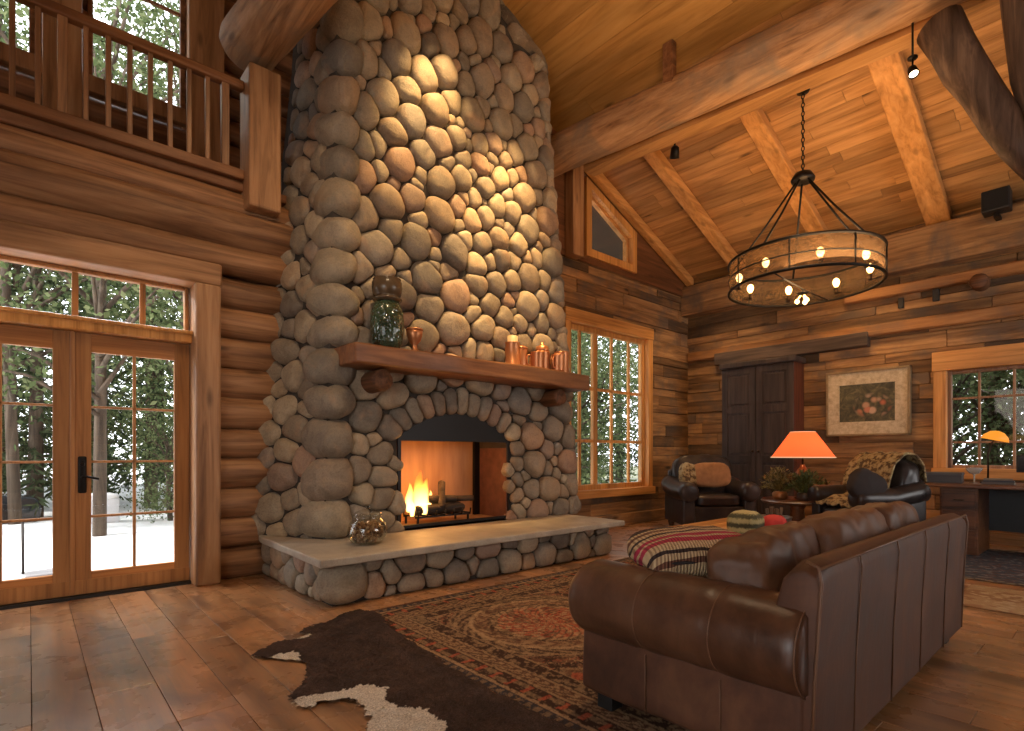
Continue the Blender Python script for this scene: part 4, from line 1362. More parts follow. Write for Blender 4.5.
while y < RY1:
    for (xx, s) in ((RX0, -1), (RX1, 1)):
        L = Rr.uniform(.05, .08)
        tube(bm, [(xx, y, .009), (xx + s * L * .5, y + Rr.uniform(-.01, .01), .010), (xx + s * L, y + Rr.uniform(-.015, .015), .004)], [.005, .005, .003], 5)
    y += 0.022
q = obj('fringe', bm, plain('rug_fringe', (0.30, 0.19, 0.11), 0.9), t); q['kind'] = 'stuff'

# cowhide
HP = [(1.95, 4.02), (1.776, 3.99), (1.62, 3.93), (1.46, 3.88), (1.40, 3.80), (1.46, 3.74), (1.36, 3.70), (1.20, 3.72), (1.029, 3.60), (1.02, 3.56), (1.10, 3.44), (1.19, 3.30), (1.21, 3.20), (1.16, 3.05),
      (1.07, 2.93), (0.985, 2.84), (0.975, 2.70), (1.03, 2.66), (1.12, 2.67), (1.20, 2.62), (1.22, 2.50), (1.19, 2.38), (1.10, 2.20), (1.05, 2.0), (1.0, 1.7), (1.08, 1.4), (1.35, 1.25), (1.62, 1.3), (1.80, 1.5), (1.80, 2.4), (1.86, 3.0), (1.92, 3.5), (2.02, 3.8)]
def pip(X, Y, P):
    ins = np.zeros(X.shape, bool); n = len(P); j = n - 1
    for i in range(n):
        xi, yi = P[i]; xj, yj = P[j]
        c = ((yi > Y) != (yj > Y)) & (X < (xj - xi) * (Y - yi) / ((yj - yi) or 1e-9) + xi)
        ins ^= c; j = i
    return ins
def hide_mask(X, Y):
    wx = (vnoise(X, Y, 25, 5) - .5) * .03 + (vnoise(X, Y, 80, 6) - .5) * .02
    wy = (vnoise(X, Y, 25, 7) - .5) * .03 + (vnoise(X, Y, 80, 8) - .5) * .02
    return pip(X + wx, Y + wy, HP)
WP = [[(0.93, 2.72), (1.0, 2.78), (1.12, 2.78), (1.22, 2.74), (1.32, 2.73), (1.41, 2.60), (1.34, 2.47), (1.36, 2.35), (1.44, 2.25), (1.44, 2.11), (1.40, 2.02), (1.31, 1.93), (1.05, 2.05), (1.14, 2.27), (1.20, 2.45), (1.21, 2.62), (1.12, 2.65), (0.93, 2.66)],
      [(1.10, 3.46), (1.24, 3.48), (1.25, 3.36), (1.18, 3.26), (1.14, 3.3)], [(1.34, 3.70), (1.46, 3.76), (1.44, 3.70), (1.36, 3.67)]]
def hide_col(X, Y):
    n = vnoise(X, Y, 9, 11); n2 = vnoise(X * 3, Y, 22, 12)
    C = np.array([0.030, 0.019, 0.015]) + np.array([0.050, 0.029, 0.021]) * (n * .6 + n2 * .5)[..., None]
    wx = (vnoise(X, Y, 14, 15) - .5) * .04 + (vnoise(X, Y, 60, 16) - .5) * .03
    wy = (vnoise(X, Y, 14, 17) - .5) * .04 + (vnoise(X, Y, 60, 18) - .5) * .03
    w = np.zeros(X.shape, bool)
    for P in WP: w |= pip(X + wx, Y + wy, P)
    C[w] = np.array([0.62, 0.55, 0.46])
    return C
def hide_z(X, Y):
    on = 0.016 * sm(RX0 - 0.12, RX0, X) * (Y < RY1 + .05)
    return 0.010 + on + 0.006 * vnoise(X, Y, 14, 22) + 0.004 * vnoise(X, Y, 70, 23)
t = thing('cowhide', 'dark brown cowhide with white patches lying over the rug corner', 'cowhide', (0, 0, 0))
grid_mesh('hide', 0.9, 2.1, 1.2, 4.1, 0.008, hide_z, hide_col, color_attr_mat('cowhide_fur', fine=0.55, fscale=120, bump=1.0, sheen=0.4), t, hide_mask)
# short fur standing over the outline and the back of the hide
bm = NB(); Rr = random.Random(9)
cl = bm.loops.layers.float_color.new('col')
pts = []
while len(pts) < 9000:
    x, y = Rr.uniform(.92, 2.05), Rr.uniform(1.25, 4.05)
    pts.append((x, y))
PX = np.array([p[0] for p in pts]); PY = np.array([p[1] for p in pts])
mk = hide_mask(PX, PY); cc = hide_col(PX, PY); zz_ = hide_z(PX, PY)
for i in np.nonzero(mk)[0]:
    x, y, z = PX[i], PY[i], zz_[i]
    a = -2.3 + Rr.uniform(-.5, .5); L = Rr.uniform(.018, .032)
    dx, dy = math.cos(a) * L, math.sin(a) * L
    px_, py_ = -dy * .12, dx * .12
    f = bm.faces.new([bm.verts.new((x - px_, y - py_, z)), bm.verts.new((x + px_, y + py_, z)), bm.verts.new((x + dx, y + dy, z + Rr.uniform(.002, .008)))])
    s = Rr.uniform(.7, 1.5)
    for lp in f.loops: lp[cl] = (cc[i][0] * s, cc[i][1] * s, cc[i][2] * s, 1)
q = obj('fur', bm, bpy.data.materials['cowhide_fur'], t, False); q['kind'] = 'stuff'

# second and third rug at the right
def rug2_col(X, Y):
    C = np.zeros(X.shape + (3,)) + np.array([0.055, 0.06, 0.075])
    n = vnoise(X, Y, 14, 31); n2 = vnoise(X, Y, 40, 32)
    C[(np.abs(n - .5) < .07)] = np.array([0.16, 0.15, 0.15]); C[n2 > .72] = np.array([0.10, 0.05, 0.04])
    de = np.minimum(np.minimum(X - 7.0, 9.4 - X), np.minimum(Y + 1.6, 1.55 - Y))
    m = (de < .12); C[m] = np.array([0.09, 0.07, 0.06]); C[m & (np.sin(Y * 40) * np.sin(X * 40) > .2)] = np.array([.25, .2, .15])
    return C
q = grid_mesh('dark_rug', 7.0, 9.4, -1.6, 1.55, 0.02, lambda X, Y: 0.008 + 0 * X, rug2_col, color_attr_mat('dark_rug_pile', fine=.4), None)
tag(q, 'dark blue grey rug on the floor in front of the desk at the right edge', 'rug')
def rug3_col(X, Y):
    C = np.zeros(X.shape + (3,)) + np.array([0.34, 0.22, 0.12])
    n = vnoise(X, Y, 11, 41); n2 = vnoise(X, Y, 30, 42)
    C[n > .6] = np.array([0.26, 0.14, 0.07]); C[n2 > .7] = np.array([.42, .30, .18])
    return C
q = grid_mesh('tan_rug', 5.75, 6.75, -1.4, 1.0, 0.02, lambda X, Y: 0.006 + 0 * X, rug3_col, color_attr_mat('tan_rug_pile', fine=.35), None)
tag(q, 'tan runner rug lying behind the far end of the leather sofa', 'rug')

# ================================================================== SOFA  (local: x along length 0..2.62, y depth: 0 back .. 1.08 front)
sf = thing('leather_sofa', 'large brown leather sofa with rolled arms seen from behind its near corner', 'sofa', (2.04, 0.74, 0), 0)
SL, SD = 2.62, 1.07
def wobbled(bm, amt=0.008, f=4, seed=0):
    for v in bm.verts:
        v.co += v.co.normalized() * 0 + Vector((noise.noise(v.co * f + Vector((seed, 0, 0))), noise.noise(v.co * f + Vector((0, seed, 5))), noise.noise(v.co * f + Vector((7, 0, seed))))) * amt
def boxs(lo, hi, bev=0.03, cuts=8, amt=0.008, seed=0):
    bm = NB(); box(bm, lo, hi, bev, 4)
    bmesh.ops.subdivide_edges(bm, edges=[e for e in bm.edges if e.calc_length() > .12], cuts=cuts, use_grid_fill=True)
    wobbled(bm, amt, 4, seed); return bm
# outer back: leans a little, rounded top
bm = NB()
prof = [(0.0, 0.09), (-0.01, 0.45), (-0.03, 0.80), (-0.02, 0.845), (0.02, 0.865), (0.07, 0.855), (0.10, 0.82), (0.20, 0.42), (0.20, 0.09)]
NS = 24
rows_ = []
for i in range(NS + 1):
    s = i / NS
    xx = 0.02 + (SL - 0.04) * s
    ed = min(s, 1 - s)
    kk = 0.96 + 0.04 * min(1, ed / 0.03)
    rows_.append([bm.verts.new((xx, p[0] + .004 * noise.noise(Vector((xx * 3, p[1] * 3, 0))), 0.09 + (p[1] - 0.09) * kk * (1 + .006 * noise.noise(Vector((xx * 2.5, 0, 1)))))) for p in prof])
for i in range(NS):
    for j in range(len(prof)):
        j2 = (j + 1) % len(prof)
        bm.faces.new((rows_[i][j], rows_[i][j2], rows_[i + 1][j2], rows_[i + 1][j]))
bm.faces.new(rows_[0]); bm.faces.new(rows_[-1][::-1])
o = obj('back_panel', bm, MAT['leather3'], sf); 
bv = o.modifiers.new('b', 'BEVEL'); bv.width = .012; bv.segments = 3; bv.limit_method = 'ANGLE'; bv.angle_limit = .7
obj('seat_base', boxs((0.12, 0.16, 0.10), (SL - .12, SD - .05, 0.34), .03), MAT['leather'], sf)
def arm(side):
    x0 = 0.0 if side < 0 else SL
    s = 1 if side < 0 else -1
    a = thing_part = None
    # flat panel
    xa, xb = sorted((x0 + s * 0.01, x0 + s * 0.25))
    o = obj('arm', boxs((xa, 0.02, 0.09), (xb, SD - .01, 0.50), .03, 6, .006, side * 3.0), MAT['leather3'], sf)
    # roll with rounded front, seams and slight sag
    bm = NB()
    cx, cz, R0 = x0 + s * 0.115, 0.535, 0.185
    ys = []
    pr = []
    n = 40
    for i in range(n + 1):
        y = (0.022 if side < 0 else 0.05) + (SD + (.008 if side < 0 else -.02)) * i / n
        ys.append(y)
    seams = [0.34, 0.69]
    rings = []
    for i, y in enumerate([ys[0] - 0.012] + ys + [ys[-1] + 0.02]):
        r = R0
        dF = (ys[-1] + 0.02) - y
        if dF < 0.09: r *= math.sqrt(max(0, 1 - ((0.09 - dF) / 0.09) ** 2)) * .55 + .45 if dF > 0 else .45
        dB = y - (ys[0] - .012)
        if dB < .03: r *= .90 + .10 * math.sqrt(dB / .03)
        for q in seams:
            r *= 1 - 0.030 * math.exp(-((y - q) / 0.012) ** 2) + 0.012 * math.exp(-((abs(y - q) - 0.06) / 0.05) ** 2)
        ring = []
        for k_ in range(36):
            th = 2 * PI * k_ / 36
            rr = r * (1 + 0.02 * noise.noise(Vector((math.cos(th) * 1.5, y * 3, math.sin(th) * 1.5 + side))))
            ring.append(bm.verts.new((cx + rr * math.cos(th) * 1.06, y, cz + rr * math.sin(th) * 0.98)))
        rings.append(ring)
    for A_, B_ in zip(rings[:-1], rings[1:]):
        for k_ in range(36): bm.faces.new((A_[k_], A_[(k_ + 1) % 36], B_[(k_ + 1) % 36], B_[k_]))
    bm.faces.new(rings[0][::-1]); bm.faces.new(rings[-1])
    ro = obj('arm_roll', bm, MAT['leather'], o)
    for q in seams + [ys[0] + .0]:
        bm = NB()
        rr = R0 * (0.985 if q in seams else .985)
        tube(bm, [(cx + rr * 1.06 * math.cos(t_), q, cz + rr * .98 * math.sin(t_)) for t_ in [2 * PI * j / 48 for j in range(48)]], .0035, 6, closed=True)
        obj('arm_piping', bm, MAT['stitch'], o)
    return o
arm(-1); arm(1)
# vertical welt seams of the outer back and side panels
for xx in (0.45, 0.98, 1.50, 2.05):
    bm = NB(); tube(bm, [(xx, p[0] - .004, p[1]) for p in [(0.0, .095), (-.01, .45), (-.031, .80), (-.022, .85)]], .0035, 6); obj('back_seam', bm, MAT['stitch'], sf)
for yy in (0.33, 0.68):
    bm = NB(); tube(bm, [(0.003, yy, .095), (0.003, yy, .36)], .0035, 6); obj('side_seam', bm, MAT['stitch'], sf)
bm = NB(); tube(bm, [(0.018, 0.0, .10), (0.018, -.012, .45), (0.02, -.034, .80), (0.03, -.02, .852), (0.03, .02, .868)], .006, 8); tube(bm, [(SL - .018, 0.0, .10), (SL - .018, -.012, .45), (SL - .02, -.034, .80), (SL - .03, -.02, .852)], .006, 8)
tube(bm, [(0.03, -.024, .846), (1.3, -.024, .852), (SL - .03, -.024, .846)], .006, 8)
obj('back_piping', bm, MAT['stitch'], sf)
for i in range(3):
    w = (SL - .50) / 3
    cx = 0.25 + w * (i + .5)
    bm = NB(); cushion(bm, (cx, 0.64, 0.42), (w * 1.0, 0.84, 0.20), (0, 0, 0), 12, .32, .35, .01, i * 4.0); obj('seat_cushion', bm, MAT['leather'], sf)
bk = [(0.57, 0.37, 0.665, 0.80, 0.08), (1.32, 0.29, 0.70, 0.82, -.02), (2.04, 0.28, 0.705, 0.76, 0.03)]
for i, (cx, cy, cz, w, rz_) in enumerate(bk):
    bm = NB(); cushion(bm, (cx, cy, cz), (w, 0.30, 0.46), (-0.22, 0.03 * (i - 1), rz_), 26, .42, .0, .030, i * 7.0, 7.5)
    obj('back_cushion', bm, MAT['leather2'], sf)
for (xx, yy) in ((.10, .10), (.10, SD - .12), (SL - .10, .10), (SL - .10, SD - .12)):
    bm = NB(); box(bm, (xx - .045, yy - .045, 0.0), (xx + .045, yy + .045, 0.11), .006); obj('leg', bm, MAT['blackpaint'], sf, False)

# woven pillow on the near arm
def striped(name):
    k = M(name)
    tc = k.new('TexCoord'); sp = k.new('SeparateXYZ'); k.link(tc.outputs['Object'], sp.inputs[0])
    n = k.noise(k.coords(), 12, 2)
    yv = k.math('ADD', sp.outputs['Y'], k.math('MULTIPLY', k.math('SUBTRACT', n, 0.5), 0.02))
    yv = k.math('SUBTRACT', yv, k.math('MULTIPLY', sp.outputs['Z'], -0.9)); yv = k.math('ADD', yv, 0.32); yv = k.math('DIVIDE', yv, 0.56)
    tn, dk, rd, br = (0.46, 0.33, 0.18), (0.035, 0.016, 0.012), (0.36, 0.018, 0.05), (0.13, 0.05, 0.025)
    c = k.ramp(yv, [(0.0, br), (.07, dk), (.12, tn), (.19, br), (.235, tn), (.29, dk), (.33, tn), (.40, tn), (.44, rd), (.52, tn), (.555, rd), (.62, tn), (.68, dk), (.72, tn), (.78, br), (.83, tn), (.88, dk), (.94, br)], 'CONSTANT')
    sx = k.math('SINE', k.math('MULTIPLY', sp.outputs['X'], 330)); sy = k.math('SINE', k.math('MULTIPLY', sp.outputs['Y'], 420))
    w = k.math('MULTIPLY', sx, sy)
    w2 = k.math('SINE', k.math('MULTIPLY', sp.outputs['X'], 420))
    c = k.mix(c, k.ramp(k.math('ADD', k.math('MULTIPLY', w2, .5), .5), [(0.3, (0.5, 0.42, 0.4)), (0.6, (1.12, 1.1, 1.1))]), .8, 'MULTIPLY')
    k.base(c).rough(.9); k.bump(k.math('ADD', w, w2), .6, .004)
    return k.m
PR = Euler((math.radians(2), math.radians(-1), math.radians(-32)))
bm = NB(); cushion(bm, (0, 0, 0), (0.60, 0.42, 0.23), (0, 0, 0), 18, .42, .62, .010, 2.0, 9.0)
t = thing('woven_pillow', 'woven pillow striped in tan, black and crimson lying on the near sofa arm', 'pillow', (2.47, 1.43, 0.765))
t.rotation_euler = PR
obj('cover', bm, striped('kilim_stripes'), t)
bm = NB(); tube(bm, [(0.285 * math.copysign(abs(math.cos(a)) ** .42, math.cos(a)), 0.205 * math.copysign(abs(math.sin(a)) ** .42, math.sin(a)), 0) for a in [2 * PI * i / 80 for i in range(80)]], .008, 8, closed=True)
obj('welt', bm, MAT['dark_cloth'], t)

# ================================================================== COFFEE TABLE
TX0, TX1, TY0, TY1 = 4.68, 6.60, 2.12, 3.36
t = thing('coffee_table', 'low square honey coloured wooden coffee table between sofa and armchairs', 'coffee table', ((TX0 + TX1) / 2, (TY0 + TY1) / 2, 0))
hx, hy = (TX1 - TX0) / 2, (TY1 - TY0) / 2
bm = NB()
for i in range(6):
    a = -hy + 2 * hy * i / 6; b = -hy + 2 * hy * (i + 1) / 6
    box(bm, (-hx, a + .002, 0.39), (hx, b - .002, 0.45), .008, 2)
obj('table_top', bm, MAT['table'], t, False)
bm = NB(); box(bm, (-hx + .08, -hy + .08, .30), (hx - .08, -hy + .11, .39)); box(bm, (-hx + .08, hy - .11, .30), (hx - .08, hy - .08, .39)); box(bm, (-hx + .08, -hy + .08, .30), (-hx + .11, hy - .08, .39)); box(bm, (hx - .11, -hy + .08, .30), (hx - .08, hy - .08, .39)); obj('apron', bm, MAT['desk'], t, False)
for sx_ in (-1, 1):
    for sy_ in (-1, 1):
        bm = NB(); box(bm, (sx_ * (hx - .1) - .05, sy_ * (hy - .1) - .05, 0), (sx_ * (hx - .1) + .05, sy_ * (hy - .1) + .05, .39), .01); obj('leg', bm, MAT['desk'], t, False)
k = M('green_tapestry')
tc = k.new('TexCoord'); sp = k.new('SeparateXYZ'); k.link(tc.outputs['Object'], sp.inputs[0])
zz_ = k.math('SINE', k.math('MULTIPLY', sp.outputs['Z'], 75)); n = k.noise(k.coords(), 45, 3)
c = k.ramp(k.math('ADD', k.math('MULTIPLY', zz_, .35), n), [(0.3, (0.05, 0.045, 0.02)), (.5, (0.20, 0.17, 0.07)), (.75, (0.36, 0.30, 0.14))])
k.base(c).rough(.9); k.bump(n, .6, .01); MAT['tapestry'] = k.m
bm = NB(); cushion(bm, (0, 0, 0.135), (0.30, 0.30, 0.27), (0, 0, .2), 12, .5, .3, .012, 5.0)
q = obj('tapestry_cushion', bm, MAT['tapestry']); q.location = (4.98, 2.36, .452); tag(q, 'small olive green striped tapestry cushion on the coffee table', 'cushion')
bm = NB(); cushion(bm, (0, 0, 0.12), (0.24, 0.24, 0.24), (0, 0, .4), 12, .8, .1, .012, 8.0)
q = obj('round_cushion', bm, MAT['red_cloth']); q.location = (5.19, 2.19, .452); tag(q, 'small bright red round cushion beside the green one on the coffee table', 'cushion')

# ================================================================== ARMCHAIRS (local: front towards -y)
def armchair(name, label, loc, rz, W=1.40, D=1.05, H=1.22, seat=.56, m=None, armh=.80, m2=None):
    m = m or MAT['leather_blk']; m2 = m2 or m
    t = thing(name, label, 'armchair', loc, rz)
    h = W / 2; ar = .155 * W / 1.2
    bm = boxs((-h + ar, -D / 2 + .08, .12), (h - ar, D / 2 - .1, seat - .16), .03, 4); obj('seat_base', bm, m, t)
    bm = NB(); cushion(bm, (0, -.06, seat - .07), (W - 2 * ar * 1.5, D * .78, .22), (0, 0, 0), 10, .35, .3, .012, 1); obj('seat_cushion', bm, m2, t)
    bm = NB(); cushion(bm, (0, D / 2 - .20, (seat + H) / 2 - .04), (W - ar * 1.7, .30, H - seat + .16), (-.16, 0, 0), 12, .45, .15, .02, 3); obj('backrest', bm, m, t)
    bm = boxs((-h + .10, D / 2 - .14, .12), (h - .10, D / 2 - .02, H - .22), .04, 5); obj('outer_back', bm, m, t)
    for s in (-1, 1):
        cx = s * (h - ar * .85)
        bm = NB(); box(bm, (cx - ar * .62, -D / 2 + .05, .10), (cx + ar * .62, D / 2 - .06, armh - ar * .6), .03, 3); a = obj('arm', bm, m, t)
        bm = NB()
        ys_ = [-D / 2, -D / 2 + .01, -D / 2 + .05, -D / 2 + .12, 0, D / 2 - .2, D / 2 - .06, D / 2 - .02]
        rr = [ar * .6, ar * .82, ar * .97, ar, ar * .98, ar * 1.02, ar * .98, ar * .7]
        tube(bm, [(cx, y, armh - ar + (0.0 if y < 0 else .10 * (y / (D / 2)))) for y in ys_], rr, 24, True, .05, s); obj('arm_roll', bm, m, a)
        for yy in (-D / 2 + .10, D / 2 - .12):
            bm = NB(); lathe(bm, [(.035, 0), (.05, .05), (.06, .12)], (cx, yy, 0), 16); obj('leg', bm, MAT['desk'], t)
    return t
armchair('armchair', 'black leather club armchair standing left of the dark armoire doors', (8.62, 4.72, 0), math.radians(-38), 1.30, 1.0, 1.20)
bm = NB(); cushion(bm, (0, 0, 0), (0.68, 0.17, 0.42), (-.18, 0, 0), 12, .5, .3, .014, 4)
q = obj('lumbar_pillow', bm, MAT['tan_cloth']); q.location = (8.575, 4.66, .90); q.rotation_euler = (0, 0, math.radians(-38)); tag(q, 'tan suede pillow leaning on the back of the black leather armchair', 'pillow')
bm = NB(); cushion(bm, (0, 0, 0), (0.34, 0.14, 0.40), (-.2, .2, 0), 10, .5, .3, .014, 6)
k = M('patterned_cloth'); n = k.noise(k.coords(), 16, 4); n2 = k.noise(k.coords((3, 3, 3)), 8, 2)
k.base(k.ramp(n, [(0.3, (0.10, 0.06, 0.03)), (.45, (0.30, 0.22, 0.10)), (.55, (0.42, 0.33, 0.18)), (.7, (0.20, 0.17, 0.07))], 'CONSTANT')).rough(.9); k.bump(n, .4, .01); MAT['pattern'] = k.m
q = obj('throw_pillow', bm, MAT['pattern']); q.location = (8.25, 4.87, .90); q.rotation_euler = (0, 0, math.radians(-25)); tag(q, 'small patterned brown throw pillow at the left side of the black armchair', 'pillow')

armchair('armchair', 'dark brown leather armchair draped with a patterned throw, beyond the sofa', (7.98, 2.22, 0), math.radians(-126), 1.0, .95, 1.16, .55, MAT['leather_blk'], .84)
# throw draped over it
bm = NB()
nu, nv_ = 30, 34
prof2 = [(-.50, .58), (-.34, .66), (-.12, .68), (-.03, .76), (.0, .94), (.06, 1.12), (.20, 1.24), (.38, 1.24), (.49, 1.08), (.52, .88)]
def pp_(s):
    f = s * (len(prof2) - 1); i = min(int(f), len(prof2) - 2); q = f - i
    return prof2[i][0] * (1 - q) + prof2[i + 1][0] * q, prof2[i][1] * (1 - q) + prof2[i + 1][1] * q
gr = []
for i in range(nv_ + 1):
    y, z = pp_(i / nv_); row = []
    for j in range(nu + 1):
        x = -.42 + .84 * j / nu
        fold = .026 * math.sin(x * 24 + y * 6 + z * 3) + .03 * noise.noise(Vector((x * 5, y * 4, z * 4)))
        row.append(bm.verts.new((x + .03 * noise.noise(Vector((z * 4, y * 4, 2))), y + fold * .5, z + .035 + abs(fold))))
    gr.append(row)
for i in range(nv_):
    for j in range(nu): bm.faces.new((gr[i][j], gr[i][j + 1], gr[i + 1][j + 1], gr[i + 1][j]))
q = obj('throw_blanket', bm, MAT['pattern']); q.location = (7.98, 2.22, 0); q.rotation_euler = (0, 0, math.radians(-126)); q.scale = (.92, .95, .98)
sd_ = q.modifiers.new('s', 'SOLIDIFY'); sd_.thickness = .02; tag(q, 'patterned tan and green throw blanket draped over the brown armchair', 'blanket')
bm = NB(); cushion(bm, (0, 0, 0), (0.44, 0.18, 0.40), (-.2, .5, 0), 12, .55, .3, .014, 4)
q = obj('dark_pillow', bm, MAT['dark_cloth']); q.location = (7.50, 2.08, .86); q.rotation_euler = (0, 0, math.radians(-40)); tag(q, 'black velvet pillow on the arm of the draped armchair, behind the sofa', 'pillow')

# ================================================================== LAMP TABLE
t = thing('side_table', 'round side table carrying the orange shaded lamp and greenery', 'side table', (8.38, 3.20, 0))
bm = NB(); lathe(bm, [(.0, .54), (.46, .54), (.48, .555), (.48, .585), (.46, .60), (0, .60)], (0, 0, 0), 36); obj('table_top', bm, MAT['desk'], t)
bm = NB(); tube(bm, [(0.475 * math.cos(a), .475 * math.sin(a), .57) for a in [2 * PI * i / 40 for i in range(40)]], .012, 8, closed=True); obj('metal_edge', bm, plain('brushed_steel', (.5, .46, .42), .3, .9), t)
bm = NB(); lathe(bm, [(.26, 0), (.26, .03), (.10, .06), (.085, .15), (.11, .30), (.085, .45), (.14, .54)], (0, 0, 0), 24); obj('pedestal', bm, MAT['desk'], t)
t = thing('table_lamp', 'lit table lamp with an orange cone shade on the side table', 'lamp', (8.44, 3.15, .60))
bm = NB(); lathe(bm, [(.11, 0), (.12, .02), (.07, .05), (.10, .14), (.13, .26), (.10, .38), (.04, .46), (.025, .50)], (0, 0, 0), 28); obj('lamp_base', bm, plain('bronze_glaze', (.16, .09, .035), .3, .3, noise_amt=.4), t)
bm = NB(); tube(bm, [(0, 0, .49), (0, 0, .80)], .012, 10); lathe(bm, [(.03, .60), (.03, .66)], (0, 0, 0), 14); obj('lamp_stem', bm, MAT['bronze'], t)
bm = NB(); lathe(bm, [(.012, .66), (.035, .70), (.045, .75), (.03, .80), (.008, .82)], (0, 0, 0), 16); obj('light_bulb', bm, emit_mat('lamp_bulb', (1, .6, .25), 12), t)
k = M('orange_shade')
k.n.remove(k.b)
df = k.new('BsdfDiffuse'); df.inputs[0].default_value = (.80, .26, .10, 1); tl = k.new('BsdfTranslucent'); tl.inputs[0].default_value = (.95, .30, .10, 1)
mx = k.new('MixShader'); mx.inputs[0].default_value = .6; k.link(df.outputs[0], mx.inputs[1]); k.link(tl.outputs[0], mx.inputs[2])
em = k.new('Emission'); em.inputs[0].default_value = (1.0, .23, .06, 1); em.inputs[1].default_value = .55
ad = k.new('AddShader'); k.link(mx.outputs[0], ad.inputs[0]); k.link(em.outputs[0], ad.inputs[1]); k.link(ad.outputs[0], k.out.inputs[0]); MAT['shade'] = k.m
bm = NB(); lathe(bm, [(.42, .60), (.165, .97), (.160, .97), (.414, .60)], (0, 0, 0), 40, close=True); obj('lamp_shade', bm, MAT['shade'], t)
bm = NB(); tube(bm, [(.418 * math.cos(a), .418 * math.sin(a), .602) for a in [2 * PI * i / 48 for i in range(48)]], .008, 6, closed=True); tube(bm, [(.163 * math.cos(a), .163 * math.sin(a), .97) for a in [2 * PI * i / 40 for i in range(40)]], .006, 6, closed=True); obj('shade_trim', bm, emit_mat('lit_trim', (1, .62, .35), .9), t)
lamp('lamp_light', 'POINT', (8.44, 3.15, 1.34), 42, (1.0, .62, .28), shadow_soft_size=.05)

# greenery pots on the table
MATG = []
for nm, a, b in (('dried_leaf', (.06, .055, .015), (.26, .22, .07)), ('green_leaf', (.03, .05, .012), (.14, .18, .05))):
    k = M(nm); g = k.new('NewGeometry'); k.base(k.ramp(g.outputs['Random Per Island'], [(0, a), (1, b)])).rough(.6); MATG.append(k.m)
def leaf(bm, p, d, L, w, R):
    d = d.normalized(); s = d.cross(Vector((R.uniform(-1, 1), R.uniform(-1, 1), R.uniform(-1, 1)))).normalized() * w
    up = d.cross(s).normalized() * w * .5
    a = bm.verts.new(p); b = bm.verts.new(p + d * L * .5 + s + up); c = bm.verts.new(p + d * L); e = bm.verts.new(p + d * L * .5 - s + up); mdl = bm.verts.new(p + d * L * .5)
    bm.faces.new((a, mdl, b)); bm.faces.new((b, mdl, c)); bm.faces.new((c, mdl, e)); bm.faces.new((e, mdl, a))
def plant(loc, r, h, n, m, label, nm, potm, seed, pot=(.08, .10, .11)):
    R = random.Random(seed)
    t = thing(nm, label, 'plant', loc)
    bm = NB(); lathe(bm, [(pot[0], 0), (pot[1], .02), (pot[1] * 1.05, pot[2] * .7), (pot[0], pot[2]), (pot[0] * .85, pot[2])], (0, 0, 0), 20); obj('pot', bm, potm, t)
    bm = NB()
    for i in range(n):
        th = R.uniform(0, 2 * PI); ph = R.uniform(.1, 1.45); q = R.random() ** .6
        d = Vector((math.cos(th) * math.sin(ph), math.sin(th) * math.sin(ph), math.cos(ph) * .9))
        p = Vector((d.x * r * q, d.y * r * q, pot[2] + d.z * h * q))
        leaf(bm, p, d + Vector((R.uniform(-.6, .6), R.uniform(-.6, .6), R.uniform(-.5, .5))), R.uniform(.04, .08), R.uniform(.008, .018), R)
    for i in range(14):
        th = R.uniform(0, 2 * PI); q = R.uniform(.3, .9)
        tube(bm, [(0, 0, pot[2] * .8), (math.cos(th) * r * q * .5, math.sin(th) * r * q * .5, pot[2] + h * .5), (math.cos(th) * r * q, math.sin(th) * r * q, pot[2] + h * .75)], .003, 4)
    obj('foliage', bm, m, t, False)
plant((8.12, 3.34, .602), .27, .36, 620, MATG[0], 'bushy olive plant in a copper pot at the left under the lamp shade', 'potted_plant', plain('copper_pot', (.40, .17, .06), .35, .5), 5)
plant((8.10, 3.00, .602), .25, .33, 560, MATG[1], 'darker green bushy plant at the front right of the lamp table', 'potted_plant', plain('dark_pot', (.06, .04, .03), .4), 6)
plant((8.46, 2.86, .602), .13, .18, 200, MATG[0], 'small dried arrangement at the right end of the lamp table', 'dried_arrangement', plain('clay_pot', (.22, .12, .07), .6), 8, (.05, .06, .08))
t = thing('silver_bucket', 'round silver grey metal bucket beside the coffee table below the plants', 'bucket', (7.25, 3.05, 0))
bm = NB(); lathe(bm, [(.15, 0), (.16, .01), (.20, .42), (.21, .43), (.21, .445), (.19, .44), (.15, .03), (0, .03)], (0, 0, 0), 28); obj('bucket_body', bm, plain('galvanised_steel', (.30, .28, .26), .35, .7, noise_amt=.3), t)
bm = NB(); tube(bm, [(0.21 * math.cos(a), 0, .42 + .02 - .10 * math.sin(a)) for a in [PI * i / 14 for i in range(15)]], .006, 6); obj('handle', bm, MAT['iron'], t)
bm = NB(); Rr = random.Random(2)
for i in range(9):
    a = Rr.uniform(0, 6.28); q = Rr.uniform(0, .11)
    tube(bm, [(q * math.cos(a) * .5, q * math.sin(a) * .5, .05), (q * math.cos(a), q * math.sin(a), Rr.uniform(.48, .60))], Rr.uniform(.015, .03), 8, True, .2, i)
q = obj('kindling', bm, MAT['log_dark']); q.location = (7.25, 3.05, 0); tag(q, 'dark kindling sticks standing in the silver bucket', 'kindling', kind='stuff')

